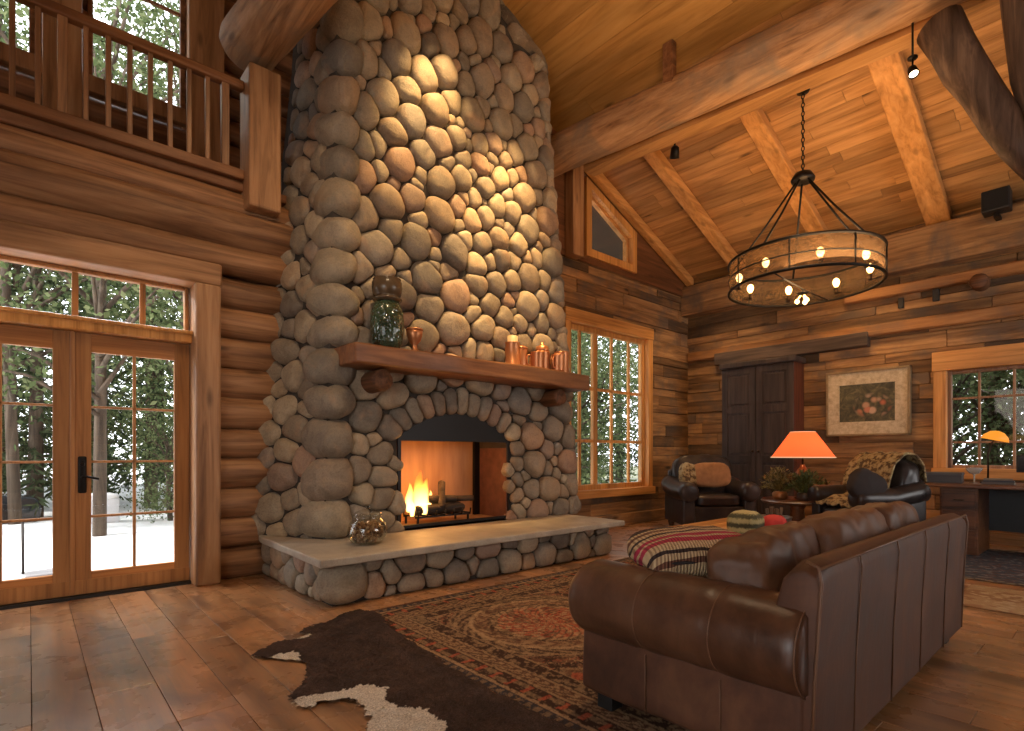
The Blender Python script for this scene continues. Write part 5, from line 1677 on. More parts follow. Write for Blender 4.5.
# ================================================================== ARMOIRE
t = thing('armoire', 'tall dark brown panelled double door armoire against the far wall', 'armoire', (9.55, 4.37, 0))
AH = 2.90
bm = NB(); box(bm, (0.03, -.66, 0), (.45, .60, AH - .02), .01); obj('carcass', bm, MAT['armoire_side'], t, False)
bm = NB(); box(bm, (-.03, -.70, AH - .10), (.45, .64, AH), .02, 2); obj('cornice', bm, MAT['armoire'], t, False)
bm = NB(); box(bm, (0, -.67, 0), (.45, .62, .12), .01); obj('plinth', bm, MAT['armoire'], t, False)
for s, (y0, y1) in enumerate(((-.655, -.035), (-.025, .595))):
    bm = NB()
    z0, z1 = .125, AH - .105
    st = .10
    box(bm, (0, y0, z0), (.03, y0 + st, z1), .003); box(bm, (0, y1 - st, z0), (.03, y1, z1), .003)
    zs_ = [z0, 1.12, 2.02, z1]
    for zz in (z0, 1.10, 1.98, z1 - .12): box(bm, (0.001, y0 + st, zz), (.029, y1 - st, zz + .12), .003)
    dr = obj('door', bm, MAT['armoire'], t, False)
    for a, b in ((z0 + .12, 1.10), (1.22, 1.98), (2.10, z1 - .12)):
        bm = NB(); box(bm, (.016, y0 + st, a), (.028, y1 - st, b)); box(bm, (.004, y0 + st + .04, a + .04), (.02, y1 - st - .04, b - .04), .01, 2); obj('door_panel', bm, MAT['armoire'], dr, False)
    bm = NB(); bmesh.ops.create_uvsphere(bm, u_segments=12, v_segments=8, radius=.022)
    for v in bm.verts: v.co += Vector((-.022, -.07 if s == 0 else -.0, 0)); 
    yk = (y1 - .05) if s == 0 else (y0 + .05)
    for v in bm.verts: v.co.y = v.co.y + (.07 if s == 0 else 0) + yk; v.co.z += 1.3
    obj('knob', bm, MAT['bronze'], dr)

# ================================================================== PAINTING
t = thing('framed_painting', 'framed dark floral painting with a wide cream mat on the far wall', 'painting', (10.02, 2.78, 2.07))
t.rotation_euler = (0, 0, 0)
hw_, hh_ = .585, .53
bm = NB()
for (a, b, c, d) in ((-hw_, hw_, hh_ - .035, hh_), (-hw_, hw_, -hh_, -hh_ + .035), (-hw_, -hw_ + .035, -hh_, hh_), (hw_ - .035, hw_, -hh_, hh_)): box(bm, (-.035, a, c), (.05, b, d), .006)
obj('picture_frame', bm, plain('aged_gilt', (.26, .18, .09), .5, .2, noise_amt=.3), t, False)
bm = NB()
iw, ih = .385, .30
for (a, b, c, d) in ((-hw_ + .03, hw_ - .03, ih, hh_ - .03), (-hw_ + .03, hw_ - .03, -hh_ + .03, -ih), (-hw_ + .03, -iw, -ih, ih), (iw, hw_ - .03, -ih, ih)): box(bm, (-.015, a, c), (.02, b, d), .003)
k = M('cream_mat'); n = k.noise(k.coords(), 14, 6, .7); k.base(k.ramp(n, [(.3, (.34, .26, .16)), (.55, (.55, .45, .30)), (.75, (.66, .56, .40))])).rough(.8); obj('mat_board', bm, k.m, t, False)
bm = NB(); box(bm, (-.008, -iw, -ih), (.02, iw, ih))
k = M('dark_floral_painting'); v = k.coords()
vo = k.new('TexVoronoi'); vo.inputs['Scale'].default_value = 9; 
n = k.noise(v, 7, 5, .65, 1.5); 
ds = k.new('VectorMath', operation='ADD'); 
k.link(v, vo.inputs['Vector'])
c = k.ramp(n, [(.3, (.022, .018, .012)), (.5, (.07, .065, .035)), (.62, (.13, .11, .05)), (.75, (.20, .15, .09))])
fl2 = k.ramp(vo.outputs['Distance'], [(.35, (1, 1, 1)), (.6, (0, 0, 0))])
sp = k.new('SeparateXYZ'); k.link(v, sp.inputs[0])
dd = k.math('ADD', k.math('POWER', k.math('MULTIPLY', k.math('ADD', sp.outputs['Y'], .08), 3.6), 2), k.math('POWER', k.math('MULTIPLY', k.math('ADD', sp.outputs['Z'], .05), 4.8), 2))
mk_ = k.ramp(dd, [(.35, (1, 1, 1)), (1.2, (0, 0, 0))])
c = k.mix(c, k.ramp(vo.outputs['Color'], [(.3, (.46, .26, .16)), (.6, (.58, .42, .30)), (.8, (.50, .14, .07))]), k.math('MULTIPLY', fl2, mk_))
k.base(c).rough(.5); obj('canvas', bm, k.m, t, False)

# ================================================================== DESK by the right window
t = thing('desk', 'dark wooden desk under the right window', 'desk', (9.05, .60, 0))
bm = NB(); box(bm, (-.45, -1.6, .83), (.50, 1.30, .875), .01, 2); obj('desk_top', bm, MAT['desk'], t, False)
bm = NB(); box(bm, (-.36, .62, .0), (.45, 1.0, .83), .012); p_ = obj('pedestal', bm, MAT['desk'], t, False)
for zz in (.10, .34, .58):
    bm = NB(); box(bm, (-.375, .65, zz), (-.36, .97, zz + .21), .005); dr = obj('drawer', bm, MAT['desk'], t, False)
    bm = NB(); tube(bm, [(-.375, .76, zz + .1), (-.40, .77, zz + .1), (-.40, .85, zz + .1), (-.375, .86, zz + .1)], .006, 6); obj('drawer_pull', bm, MAT['bronze'], dr)
bm = NB(); box(bm, (.40, -1.5, .25), (.43, .62, .83)); obj('modesty_panel', bm, MAT['blackpaint'], t, False)
bm = NB(); box(bm, (-.36, -1.5, 0), (.45, -1.1, .83), .012); obj('pedestal', bm, MAT['desk'], t, False)
def simple(name, lo, hi, m, label, cat, bev=.008, rz=0, loc=(0, 0, 0), grp=None):
    bm = NB(); box(bm, lo, hi, bev, 2); q = obj(name, bm, m, None, False); q.location = loc; q.rotation_euler = (0, 0, rz); return tag(q, label, cat, grp)
t = thing('document_box', 'dark grey file box at the left end of the desk', 'box', (9.0, 1.62, .876), .08)
bm = NB(); box(bm, (-.14, -.20, 0), (.14, .20, .10), .006); obj('box_body', bm, plain('grey_card', (.055, .055, .06), .6), t, False)
bm = NB(); box(bm, (-.147, -.207, .10), (.147, .207, .135), .006); obj('box_lid', bm, plain('grey_card_lid', (.085, .085, .09), .6), t, False)
bk_ = [((-.10, -.15, 0), (.10, .15, .028), (.12, .10, .09)), ((-.09, -.145, .029), (.10, .14, .05), (.05, .05, .06)), ((-.095, -.13, .051), (.09, .14, .07), (.20, .16, .12))]
bl = ['brown book lying at the bottom of the pile on the desk', 'black book in the middle of the pile on the desk', 'pale brown book on top of the pile on the desk']
for i, (lo, hi, c) in enumerate(bk_):
    t = thing('book', bl[i], 'book', (8.92, 1.06, .877), .05 * i, 'books piled on the desk')
    bm = NB(); box(bm, lo, (hi[0], hi[1], lo[2] + .003)); box(bm, (lo[0], lo[1], hi[2] - .003), hi); box(bm, lo, (lo[0] + .004, hi[1], hi[2])); obj('book_cover', bm, plain('book_cloth', c, .6), t, False)
    bm = NB(); box(bm, (lo[0] + .004, lo[1] + .005, lo[2] + .003), (hi[0] - .005, hi[1] - .005, hi[2] - .003)); obj('pages', bm, plain('paper', (.5, .45, .36), .8), t, False)
t = thing('lamp_reflection', 'small glowing amber shape on a slim stem imitating a lamp reflection in the window', 'lamp', (9.22, 1.20, .876))  # added glowing object imitating the table lamp's reflection in the window glass
bm = NB(); lathe(bm, [(.085, 0), (.085, .012), (.02, .03), (.012, .04)], (0, 0, 0), 20); tube(bm, [(0, 0, .02), (0, .0, .38), (0, -.03, .50), (0, -.06, .56)], .010, 8); obj('reflection_stand', bm, MAT['bronze'], t)
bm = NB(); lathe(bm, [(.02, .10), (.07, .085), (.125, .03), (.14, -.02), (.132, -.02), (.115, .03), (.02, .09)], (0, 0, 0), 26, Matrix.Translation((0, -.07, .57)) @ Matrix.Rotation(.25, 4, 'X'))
obj('reflection_shade', bm, emit_mat('reflection_glow', (1.0, .34, .03), 1.0), t)
t = thing('glass_bowl', 'small pale glass goblet on the desk beside the file box', 'glass', (9.1, 1.32, .876))
k = M('pale_glass'); k.base((.8, .8, .78)).rough(.1); k.b.inputs['Transmission Weight'].default_value = .7; MAT['pale_glass'] = k.m
bm = NB(); lathe(bm, [(.05, 0), (.05, .006), (.01, .014), (.01, .10), (.02, .115)], (0, 0, 0), 18); obj('foot', bm, MAT['pale_glass'], t)
bm = NB(); lathe(bm, [(.0, .11), (.05, .125), (.085, .17), (.085, .20), (.08, .20), (.078, .17), (.045, .13), (0, .117)], (0, 0, 0), 22); obj('bowl', bm, MAT['pale_glass'], t)
t = thing('desk_monitor', 'wide low black screen standing at the right on the desk', 'monitor', (9.0, .45, .876))
bm = NB(); box(bm, (-.02, -.46, .15), (.03, .46, .36), .01, 2); obj('screen_body', bm, MAT['blackpaint'], t, False)
bm = NB(); box(bm, (-.023, -.44, .165), (-.019, .44, .345), .001, 1); obj('screen', bm, plain('screen_glass', (.008, .008, .009), .12), t, False)
bm = NB(); box(bm, (-.08, -.15, 0), (.10, .15, .015), .004); box(bm, (-.005, -.04, .01), (.02, .04, .2), .004); obj('stand', bm, plain('silver_stand', (.5, .5, .5), .3, .8), t, False)
for i, (y, hgt, lb) in enumerate(((.80, .17, 'clear drinking glass at the left foot of the black screen'), (.62, .13, 'short clear glass under the black screen'))):
    bm = NB(); lathe(bm, [(.032, 0), (.038, hgt), (.034, hgt), (.028, .012), (0, .012)], (0, 0, 0), 20)
    q = obj('drinking_glass', bm, MAT['pale_glass']); q.location = (8.86, y - .02, .877); tag(q, lb, 'glass', 'glasses on the desk')

# ================================================================== CHANDELIER
CX, CY, CZ = 7.32, 2.73, 3.52
t = thing('chandelier', 'large round iron chandelier with an amber mesh band hanging from the ceiling', 'chandelier', (CX, CY, CZ))
RR = 0.87
def circ(r, z, n=72): return [(r * math.cos(2 * PI * i / n), r * math.sin(2 * PI * i / n), z) for i in range(n)]
for z, q in ((.19, .018), (-.17, .018)):
    bm = NB(); tube(bm, circ(RR, z), q, 8, closed=True); obj('ring', bm, MAT['iron'], t)
bm = NB(); tube(bm, circ(RR, .0), .008, 6, closed=True); obj('ring', bm, MAT['iron'], t)
k = M('amber_mesh'); k.n.remove(k.b)
df = k.new('BsdfDiffuse'); df.inputs[0].default_value = (.20, .14, .09, 1); tl = k.new('BsdfTranslucent'); tl.inputs[0].default_value = (.17, .10, .05, 1); tr = k.new('BsdfTransparent')
m1 = k.new('MixShader'); m1.inputs[0].default_value = .5; k.link(df.outputs[0], m1.inputs[1]); k.link(tl.outputs[0], m1.inputs[2])
m2 = k.new('MixShader'); n = k.noise(k.coords((6, 6, 14)), 2, 4); k.link(k.ramp(n, [(.3, (.25,) * 3), (.7, (.6,) * 3)]), m2.inputs[0]); k.link(tr.outputs[0], m2.inputs[1]); k.link(m1.outputs[0], m2.inputs[2]); k.link(m2.outputs[0], k.out.inputs[0])
bm = NB(); lathe(bm, [(RR - .006, -.17), (RR - .006, .19), (RR - .009, .19), (RR - .009, -.17)], (0, 0, 0), 72, close=True); obj('mesh_band', bm, k.m, t)
for i in range(8):
    a = 2 * PI * i / 8 + .2
    bm = NB(); tube(bm, [((RR + .004) * math.cos(a), (RR + .004) * math.sin(a), z) for z in (-.17, .19)], .009, 6); obj('strap', bm, MAT['iron'], t)
for i in range(8):
    a = 2 * PI * i / 8 + .2 + PI / 8
    c_ = ((RR - .12) * math.cos(a), (RR - .12) * math.sin(a))
    bm = NB(); tube(bm, [((RR) * math.cos(a), RR * math.sin(a), -.10), (c_[0], c_[1], -.13)], .008, 6); tube(bm, [(c_[0], c_[1], -.14), (c_[0], c_[1], -.05)], .022, 12); s_ = obj('socket', bm, MAT['bronze'], t)
    bm = NB(); lathe(bm, [(.012, -.05), (.034, -.015), (.042, .02), (.030, .055), (0, .075)], (c_[0], c_[1], 0), 16); obj('bulb', bm, MAT['bulb'], t)
for i in range(5):
    a = 2 * PI * i / 5 + .5
    bm = NB(); tube(bm, [(.07 * math.cos(a), .07 * math.sin(a), 1.19), (RR * .55 * math.cos(a), RR * .55 * math.sin(a), .66), (RR * math.cos(a), RR * math.sin(a), .19)], .013, 8); obj('hanging_rod', bm, MAT['iron'], t)
bm = NB(); lathe(bm, [(.02, 1.30), (.10, 1.27), (.14, 1.20), (.13, 1.17), (0, 1.17)], (0, 0, 0), 24); obj('hub', bm, MAT['iron'], t)
bm = NB()
zc = 1.28; top = ceil_z(CX) - CZ
i = 0
while zc < top:
    r_ = Matrix.Rotation(PI / 2 * (i % 2), 4, 'Z')
    pts = [r_ @ Vector((.018 * math.cos(q), 0, zc + .03 + .034 * math.sin(q))) for q in [2 * PI * j / 10 for j in range(10)]]
    tube(bm, pts, .006, 5, closed=True); zc += .055; i += 1
obj('chain', bm, MAT['iron'], t)
bm = NB(); lathe(bm, [(.07, top - .03), (.08, top - .01), (.08, top + .02)], (0, 0, 0), 20); obj('ceiling_canopy', bm, MAT['iron'], t)
for i in range(3):
    a = 2 * PI * i / 3
    bm = NB(); tube(bm, [(0, 0, -.24), (.05 * math.cos(a), .05 * math.sin(a), -.30)], .008, 6); lathe(bm, [(.008, .03), (.025, .01), (.028, -.01), (0, -.035)], (.065 * math.cos(a), .065 * math.sin(a), -.34), 14); obj('lower_bulb', bm, MAT['bulb'], t)
bm = NB(); tube(bm, [(-RR, 0, -.17), (0, 0, -.19), (RR, 0, -.17)], .008, 6); tube(bm, [(0, 0, -.19), (0, 0, -.26)], .012, 8); lathe(bm, [(.03, -.22), (.07, -.24), (.03, -.27)], (0, 0, 0), 16); obj('cross_bar', bm, MAT['iron'], t)
lamp('chandelier_light', 'POINT', (CX, CY, CZ + .05), 62, (1.0, .55, .22), shadow_soft_size=.5)

# ================================================================== MANTEL AND HEARTH OBJECTS
MZ = 2.303
t = thing('green_jar', 'tall crackled dark green glass jar at the left end of the mantel', 'jar', (2.70, 4.95, MZ))
k = M('green_crackle_glass'); vo = k.new('TexVoronoi', feature='DISTANCE_TO_EDGE'); vo.inputs['Scale'].default_value = 26; k.link(k.coords(), vo.inputs['Vector'])
n = k.noise(k.coords(), 5, 4)
c = k.ramp(n, [(.3, (.012, .025, .014)), (.6, (.04, .075, .04)), (.8, (.10, .13, .07))])
k.base(c).rough(.12); k.b.inputs['Specular IOR Level'].default_value = .8; k.bump(vo.outputs[0], .8, .02); k.b.inputs['Coat Weight'].default_value = .5
bm = NB(); lathe(bm, [(.09, 0), (.125, .012), (.15, .06), (.165, .16), (.168, .28), (.158, .38), (.13, .45), (.115, .475)], (0, 0, 0), 36); obj('jar_body', bm, k.m, t)
bm = NB(); lathe(bm, [(.118, .47), (.145, .49), (.15, .50), (.125, .515), (.122, .53), (.138, .54), (.15, .60), (.15, .66), (.135, .69), (.14, .70), (.12, .705), (0, .705)], (0, 0, 0), 36); obj('jar_collar', bm, plain('brown_glaze', (.10, .065, .035), .25, noise_amt=.4), t)
COP = plain('copper', (.55, .23, .10), .38, .65, noise_amt=.12)
t = thing('copper_goblet', 'small copper goblet standing right of the green jar on the mantel', 'goblet', (3.00, 4.92, MZ)); t.scale = (1.2, 1.2, 1.15)
bm = NB(); lathe(bm, [(.055, 0), (.055, .01), (.025, .03), (.022, .07), (.05, .10), (.068, .16), (.07, .21), (.062, .21), (.055, .15), (.03, .11), (0, .10)], (0, 0, 0), 26); obj('goblet_bowl', bm, COP, t)
bm = NB(); lathe(bm, [(.071, .195), (.075, .205), (.071, .215)], (0, 0, 0), 26, close=True); obj('rim', bm, COP, t)
def mug(loc, r, h, label, rz, handle=True, lid=False, nm='copper_mug', grp='copper mugs at the right end of the mantel'):
    t = thing(nm, label, 'mug', loc, rz, grp); t.scale = (1.3, 1.3, 1.45)
    bm = NB(); lathe(bm, [(r * .96, 0), (r, .008), (r, h - .01), (r * 1.04, h), (r * .95, h), (r * .92, .012), (0, .012)], (0, 0, 0), 26); obj('mug_body', bm, COP, t)
    if handle:
        bm = NB(); tube(bm, [(r * .97, 0, h * .82), (r * 1.5, 0, h * .80), (r * 1.62, 0, h * .5), (r * 1.45, 0, h * .22), (r * .97, 0, h * .2)], .008, 8); obj('handle', bm, COP, t)
    if lid:
        bm = NB(); lathe(bm, [(r * .9, h), (r * .92, h + .02), (r * .75, h + .05), (r * .25, h + .06), (r * .22, h + .085), (0, h + .09)], (0, 0, 0), 24); obj('lid', bm, COP, t)
    return t
t = thing('candle_holder', 'tall copper candle holder with a pale candle, left of the mugs', 'candle holder', (4.36, 4.92, MZ)); t.scale = (1.25, 1.25, 1.25)
bm = NB(); lathe(bm, [(.075, 0), (.078, .01), (.07, .02), (.07, .22), (.074, .23), (.066, .23), (.064, .03), (0, .03)], (0, 0, 0), 26); obj('holder_cup', bm, COP, t)
bm = NB(); lathe(bm, [(.05, .03), (.05, .29), (.04, .295), (0, .29)], (0, 0, 0), 20); obj('candle', bm, plain('ivory_wax', (.70, .52, .30), .5), t)
bm = NB(); tube(bm, [(0, 0, .285), (0, 0, .31)], .003, 5); obj('wick', bm, MAT['blackpaint'], t)
t = thing('copper_canister', 'plain copper canister just right of the candle holder', 'canister', (4.56, 4.99, MZ)); t.scale = (1.15, 1.15, 1.2)
bm = NB(); lathe(bm, [(.068, 0), (.07, .01), (.07, .20), (.066, .21)], (0, 0, 0), 26); obj('canister_body', bm, COP, t)
bm = NB(); lathe(bm, [(.073, .20), (.073, .22), (.05, .232), (0, .235)], (0, 0, 0), 26); obj('lid', bm, COP, t)
mug((4.70, 4.84, MZ), .062, .14, 'smallest copper mug, leftmost of the mug cluster on the mantel', 2.6)
mug((4.90, 4.96, MZ), .075, .17, 'lidded copper mug in the middle of the mantel cluster', 2.2, True, True)
mug((5.08, 4.85, MZ), .066, .15, 'copper mug in front of the rightmost tall one', 3.4)
mug((5.27, 4.97, MZ), .075, .20, 'tall copper mug at the far right end of the cluster', 2.8)

t = thing('glass_jar', 'round lidded glass jar filled with brown nuts on the hearth', 'jar', (2.34, 4.66, HZ + .001))
k = M('jar_glass'); k.n.remove(k.b)
tr = k.new('BsdfTransparent'); tr.inputs[0].default_value = (.92, .93, .90, 1); gl = k.new('BsdfGlossy'); gl.inputs['Roughness'].default_value = .05
lw = k.new('LayerWeight'); lw.inputs[0].default_value = .45; mx = k.new('MixShader'); k.link(k.math('ADD', k.math('MULTIPLY', lw.outputs['Facing'], .22), .04), mx.inputs[0]); k.link(tr.outputs[0], mx.inputs[1]); k.link(gl.outputs[0], mx.inputs[2]); k.link(mx.outputs[0], k.out.inputs[0]); MAT['jar_glass'] = k.m
bm = NB(); lathe(bm, [(.09, 0), (.13, .01), (.17, .06), (.182, .12), (.165, .19), (.125, .235), (.115, .25), (.13, .262), (.122, .262), (.108, .25), (.118, .23), (.155, .186), (.172, .12), (.16, .065), (.12, .02), (0, .018)], (0, 0, 0), 36); obj('jar_body', bm, MAT['jar_glass'], t)
bm = NB(); lathe(bm, [(.132, .264), (.135, .275), (.10, .30), (.05, .318), (.02, .325), (.018, .335), (.028, .35), (.02, .365), (0, .368)], (0, 0, 0), 30); obj('jar_lid', bm, MAT['jar_glass'], t)
bm = NB(); R_ = random.Random(6)
for i in range(330):
    while True:
        x, y, z = R_.uniform(-.15, .15), R_.uniform(-.15, .15), R_.uniform(.03, .19)
        rr = .155 * math.sqrt(max(0, 1 - ((z - .12) / .13) ** 2)) - .012
        if x * x + y * y < rr * rr and (x * x + y * y > (rr - .04) ** 2 or z > .15): break
    r = bmesh.ops.create_icosphere(bm, subdivisions=1, radius=.016, matrix=Matrix.Translation((x, y, z)) @ Euler((R_.uniform(0, 3), R_.uniform(0, 3), 0)).to_matrix().to_4x4() @ Matrix.Diagonal((1.2, .8, .8, 1)))
k = M('nut_shells'); g = k.new('NewGeometry'); k.base(k.ramp(g.outputs['Random Per Island'], [(0, (.07, .03, .015)), (.5, (.26, .13, .06)), (1, (.50, .33, .18))])).rough(.5)
q = obj('nuts', bm, k.m); q.location = (2.34, 4.66, HZ + .001); tag(q, 'brown and tan nuts filling the round glass jar', 'nuts', kind='stuff')

# ================================================================== OUTSIDE
k = M('snowy_ground'); n = k.noise(k.coords(), .6, 5); k.base(k.ramp(n, [(.35, (.74, .74, .74)), (.7, (.88, .88, .88))])).rough(.9)
bm = NB(); bmesh.ops.create_grid(bm, x_segments=80, y_segments=60, size=1.0)
for v in bm.verts:
    v.co = Vector((v.co.x * 20 - 9.6, 6.3 + (v.co.y + 1) * 25, 0)); dd = max(0, v.co.y - 18)
    v.co.z = -.14 + .05 * noise.noise(v.co * .4) + dd * .06 * (1 + noise.noise(v.co * .08))
struct('ground_terrace', bm, k.m, None, True)
k = M('forest_floor'); n = k.noise(k.coords(), 1.2, 6); k.base(k.ramp(n, [(.35, (.05, .055, .03)), (.7, (.14, .14, .07))])).rough(.95)
bm = NB(); bmesh.ops.create_grid(bm, x_segments=40, y_segments=60, size=1.0)
for v in bm.verts: v.co = Vector((10.4 + (v.co.x + 1) * 25, v.co.y * 36 + 6, -.3 + .1 * noise.noise(v.co * 4)))
struct('ground_forest', bm, k.m, None, True)

LEAF = {}
for nm, a, b, c_ in (('spruce_needles', (.03, .042, .024), (.065, .09, .048), (.12, .145, .075)), ('aspen_leaves', (.06, .085, .035), (.12, .16, .07), (.23, .26, .13)), ('shrub_leaves', (.06, .085, .038), (.13, .165, .075), (.22, .25, .12))):
    k = M(nm); g = k.new('NewGeometry'); col_ = k.ramp(g.outputs['Random Per Island'], [(0, a), (.5, b), (1, c_)])
    k.n.remove(k.b); df = k.new('BsdfDiffuse'); tl = k.new('BsdfTranslucent'); mx = k.new('MixShader'); mx.inputs[0].default_value = .4
    k.link(col_, df.inputs[0]); k.link(col_, tl.inputs[0]); k.link(df.outputs[0], mx.inputs[1]); k.link(tl.outputs[0], mx.inputs[2]); k.link(mx.outputs[0], k.out.inputs[0]); LEAF[nm] = k.m
BARK = wood('tree_bark', (.03, .022, .016), (.10, .075, .055), (.20, .16, .12), 'Z', .9, rand=False, knots=0, fine=9, bump=.6)
def quad(bm, p, d, L, w, R):
    d = d.normalized(); s = d.cross(Vector((R.uniform(-1, 1), R.uniform(-1, 1), R.uniform(-1, 1)))).normalized() * w
    bm.faces.new([bm.verts.new(q) for q in (p, p + d * L * .5 + s, p + d * L, p + d * L * .5 - s)])
def conifer(seed, H=11, W=2.3):
    R = random.Random(seed); bt = NB(); bf = NB()
    tube(bt, [(0, 0, 0), (.05, .02, H * .5), (0, 0, H)], [.16, .10, .01], 8)
    z = .9
    while z < H:
        f = 1 - z / H; L0 = W * (f ** .8) * R.uniform(.7, 1.1)
        for j in range(7):
            th = R.uniform(0, 2 * PI); L = L0 * R.uniform(.7, 1.1); dr = Vector((math.cos(th), math.sin(th), -.12))
            side = Vector((-math.sin(th), math.cos(th), 0)); n = int(6 + L * 13)
            for i in range(n):
                s = (i + R.random()) / n; p = Vector((0, 0, z)) + dr * L * s + Vector((0, 0, -.25 * L * s * s))
                dd = dr * .7 + side * R.uniform(-1.2, 1.2) + Vector((0, 0, R.uniform(-.9, .1)))
                quad(bf, p, dd, R.uniform(.16, .34), R.uniform(.02, .04), R)
        z += .24 + .12 * f
    return bt, bf
def broad(seed, H=8, W=2.4, n=9500, zb=.25, ls=.078):
    R = random.Random(seed); bt = NB(); bf = NB()
    tube(bt, [(0, 0, 0), (.08, .05, H * .4), (-.05, .1, H * .8)], [.075, .055, .02], 8)
    cl_ = []
    for i in range(30):
        th = R.uniform(0, 2 * PI); z = H * R.uniform(zb, 1); q = W * math.sqrt(max(.05, 1 - ((z / H - .62) / .5) ** 2)) * R.uniform(.2, 1)
        c_ = Vector((math.cos(th) * q, math.sin(th) * q, z)); cl_.append(c_)
        b0 = Vector((0, 0, z * .7)); tube(bt, [b0, b0.lerp(c_, .5) + Vector((0, 0, .15)), c_], [.035, .02, .008], 5)
    for i in range(n):
        c_ = R.choice(cl_); v = Vector((R.gauss(0, 1), R.gauss(0, 1), R.gauss(0, .8))) * (W * .20)
        quad(bf, c_ + v, Vector((R.uniform(-1, 1), R.uniform(-1, 1), R.uniform(-1, .6))), R.uniform(ls * .7, ls * 1.4), R.uniform(ls * .25, ls * .42), R)
    return bt, bf
protos = []
def tree_proto(kind, bt, bf, mname):
    t = bpy.data.objects.new(kind, None); COL.objects.link(t)
    obj('trunk', bt, BARK, t); obj('crown', bf, LEAF[mname], t, False)
    return t
P = [tree_proto('spruce_tree', *conifer(1), 'spruce_needles'), tree_proto('spruce_tree', *conifer(2, 9.5, 2.0), 'spruce_needles'), tree_proto('aspen_tree', *broad(3), 'aspen_leaves'), tree_proto('leafy_shrub', *broad(4, 3.2, 1.6, 5600, .1, .075), 'shrub_leaves')]
used_ = [0] * 4
spots = [(0, -1.9, 18.0, 1.1), (1, 0.1, 16.2, 1.0), (2, .9, 11.6, 1.35), (0, 2.4, 17.0, 1.05), (3, -.9, 18.6, .9), (3, 2.2, 13.2, .7), (3, .9, 17.5, .9), (1, -3.6, 16.5, 1.1), (2, -3.0, 13.4, 1.35), (2, 2.6, 13.4, 1.3), (2, -.2, 14.5, 1.5), (0, 4.6, 19.5, 1.2), (1, 6.4, 17.5, 1.1), (2, 4.2, 15.5, 1.0),
         (2, 8.6, 10.2, .85), (3, 9.6, 8.8, 1.1), (0, 10.8, 12.5, 1.0), (1, 13.2, 12.0, 1.0), (3, 11.5, 9.6, 1.2), (2, 12.2, 15, 1.1), (0, 15.5, 16.5, 1.1), (2, 15, 10.2, .9),
         (3, 12.6, 2.2, 1.1), (3, 13.2, .6, 1.3), (2, 15.0, 2.6, 1.0), (0, 16.5, .2, .9), (3, 12.9, -1.2, 1.2), (2, 15.5, -2.4, 1.0), (3, 14.2, 4.2, 1.3), (1, -5.6, 14, 1.0), (2, -3.0, 22, 1.4), (0, 1.6, 24, 1.4), (1, 6.5, 25, 1.4), (3, 5.2, 14.4, 1.0), (3, 13.6, 1.6, 1.5), (3, 14.0, -.3, 1.6), (2, 17, 1.2, 1.3), (2, 17.5, -1.5, 1.2), (2, 10.5, 10.8, 1.1), (2, 13.5, 13, 1.3)]
spots += [(i_ % 2, -9.0 + 2.1 * i_, 21.5 + 2.2 * math.sin(i_ * 2.3), 1.25 + .2 * math.sin(i_ * 1.7)) for i_ in range(15)]
spots += [(i_ % 2, 19.5 + 1.2 * math.sin(i_ * 2), -5.0 + 1.9 * i_, 1.15) for i_ in range(6)]
spots += [(1 - i_ % 2, 21.5 - .4 * i_, 12.0 + 1.9 * i_, 1.2) for i_ in range(5)]
tn = {0: 'tall dark spruce', 1: 'slender spruce', 2: 'light green leafy tree', 3: 'low leafy shrub'}
def where(x, y):
    if x > 12 and y < 6: return 'outside the right window above the desk'
    if x > 7.5 and y < 17: return 'outside the gable wall window beside the chimney'
    return 'outside the glass doors'
Rt = random.Random(8)
for i, (kd, x, y, s) in enumerate(spots):
    r = P[kd] if not used_[kd] else dup(P[kd])
    used_[kd] = 1
    r.location = (x, y, -.16 + (max(0, y - 18) * .05 if x < 12 or y > 8 else -.1)); r.rotation_euler = (0, 0, Rt.uniform(0, 6)); r.scale = (s, s, s)
    r['category'] = 'shrub' if kd == 3 else 'tree'
    r['label'] = tn[kd] + ' in the woods ' + where(x, y)
    r['group'] = ('shrubs ' if kd == 3 else 'trees of one kind ') + tn[kd] + ' ' + where(x, y)

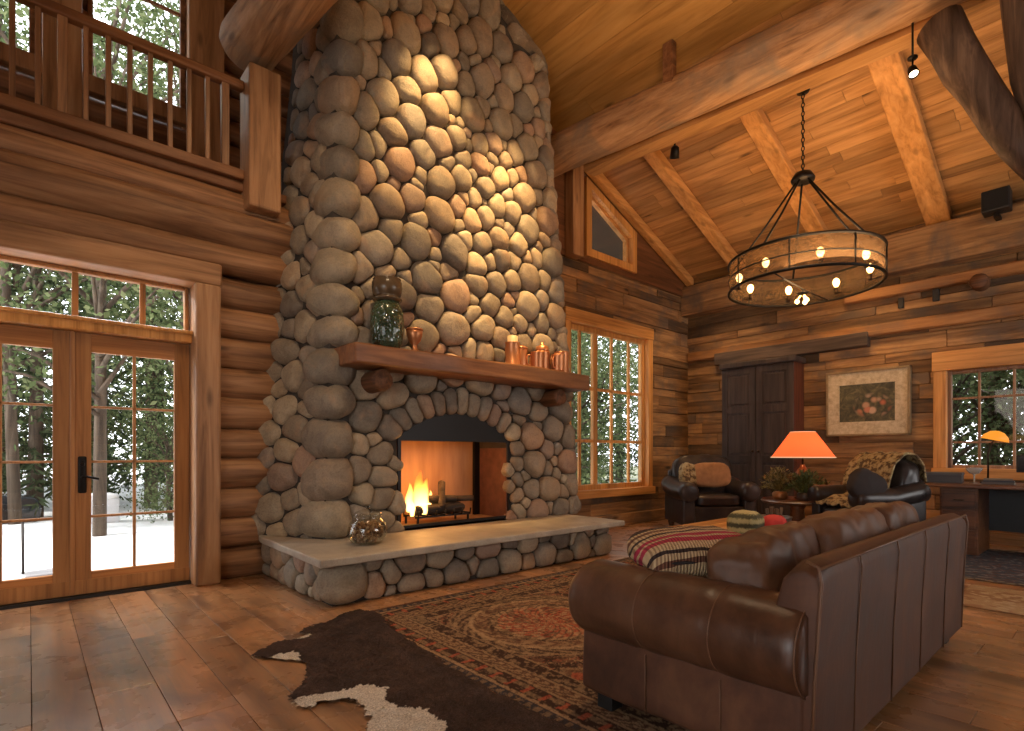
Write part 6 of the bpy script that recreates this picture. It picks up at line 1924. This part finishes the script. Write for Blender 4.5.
t = thing('parked_car', 'dark car with a snowy windscreen seen through the left door glass', 'car', (-1.55, 15.3, -.35), .1); t.scale = (.85, .85, .85)
bm = NB()
sec = [(-1.9, .25), (-1.95, .55), (-1.8, .78), (-1.1, .86), (-.55, 1.25), (.55, 1.28), (1.15, .92), (1.9, .84), (2.0, .6), (1.95, .25)]
poly_prism(bm, sec, 'Y', -.8, .8)
for v in bm.verts:
    if v.co.z > .9: v.co.y *= .82
o = obj('car_body', bm, plain('dark_car_paint', (.03, .035, .04), .2), t); bv = o.modifiers.new('b', 'BEVEL'); bv.width = .08; bv.segments = 3
bm = NB(); poly_prism(bm, [(-1.0, .88), (-.55, 1.19), (.5, 1.21), (1.0, .93)], 'Y', -.79, -.70); poly_prism(bm, [(-1.0, .88), (-.55, 1.19), (.5, 1.21), (1.0, .93)], 'Y', .70, .79); obj('car_window', bm, plain('car_glass', (.25, .3, .34), .08), t, False)
for xx in (-1.25, 1.25):
    for yy in (-.76, .76):
        bm = NB(); lathe(bm, [(.1, -.1), (.33, -.1), (.36, -.05), (.36, .05), (.33, .1), (.1, .1)], (0, 0, 0), 24, Matrix.Translation((xx, yy, .36)) @ Matrix.Rotation(PI / 2, 4, 'X')); obj('wheel', bm, MAT['blackpaint'], t)
t = thing('snow_shovel', 'grey snow shovel lying outside on the white terrace', 'shovel', (0.15, 7.75, -.10), .2)
bm = NB(); box(bm, (-.22, -.16, 0), (.22, .16, .05), .02, 2)
for v in bm.verts: v.co.z += .9 * v.co.x ** 2
obj('blade', bm, plain('grey_plastic', (.22, .22, .23), .5), t)
bm = NB(); tube(bm, [(-.2, .0, .04), (-.18, .12, .62)], .012, 8); obj('shaft', bm, MAT['iron'], t)
t = thing('patio_planter', 'white covered planter box outside behind the door handle', 'planter', (1.05, 13.6, -.12), .1); t.scale = (.5, .5, .65)
bm = NB(); box(bm, (-.6, -.4, 0), (.6, .4, .75), .05, 3); obj('planter_body', bm, plain('white_cover', (.7, .7, .72), .7), t)
bm = NB(); cushion(bm, (0, 0, .80), (1.25, .85, .22), (0, 0, 0), 8, .5, .5, .02); obj('snow_cap', bm, plain('snow', (.88, .88, .9), .8), t)
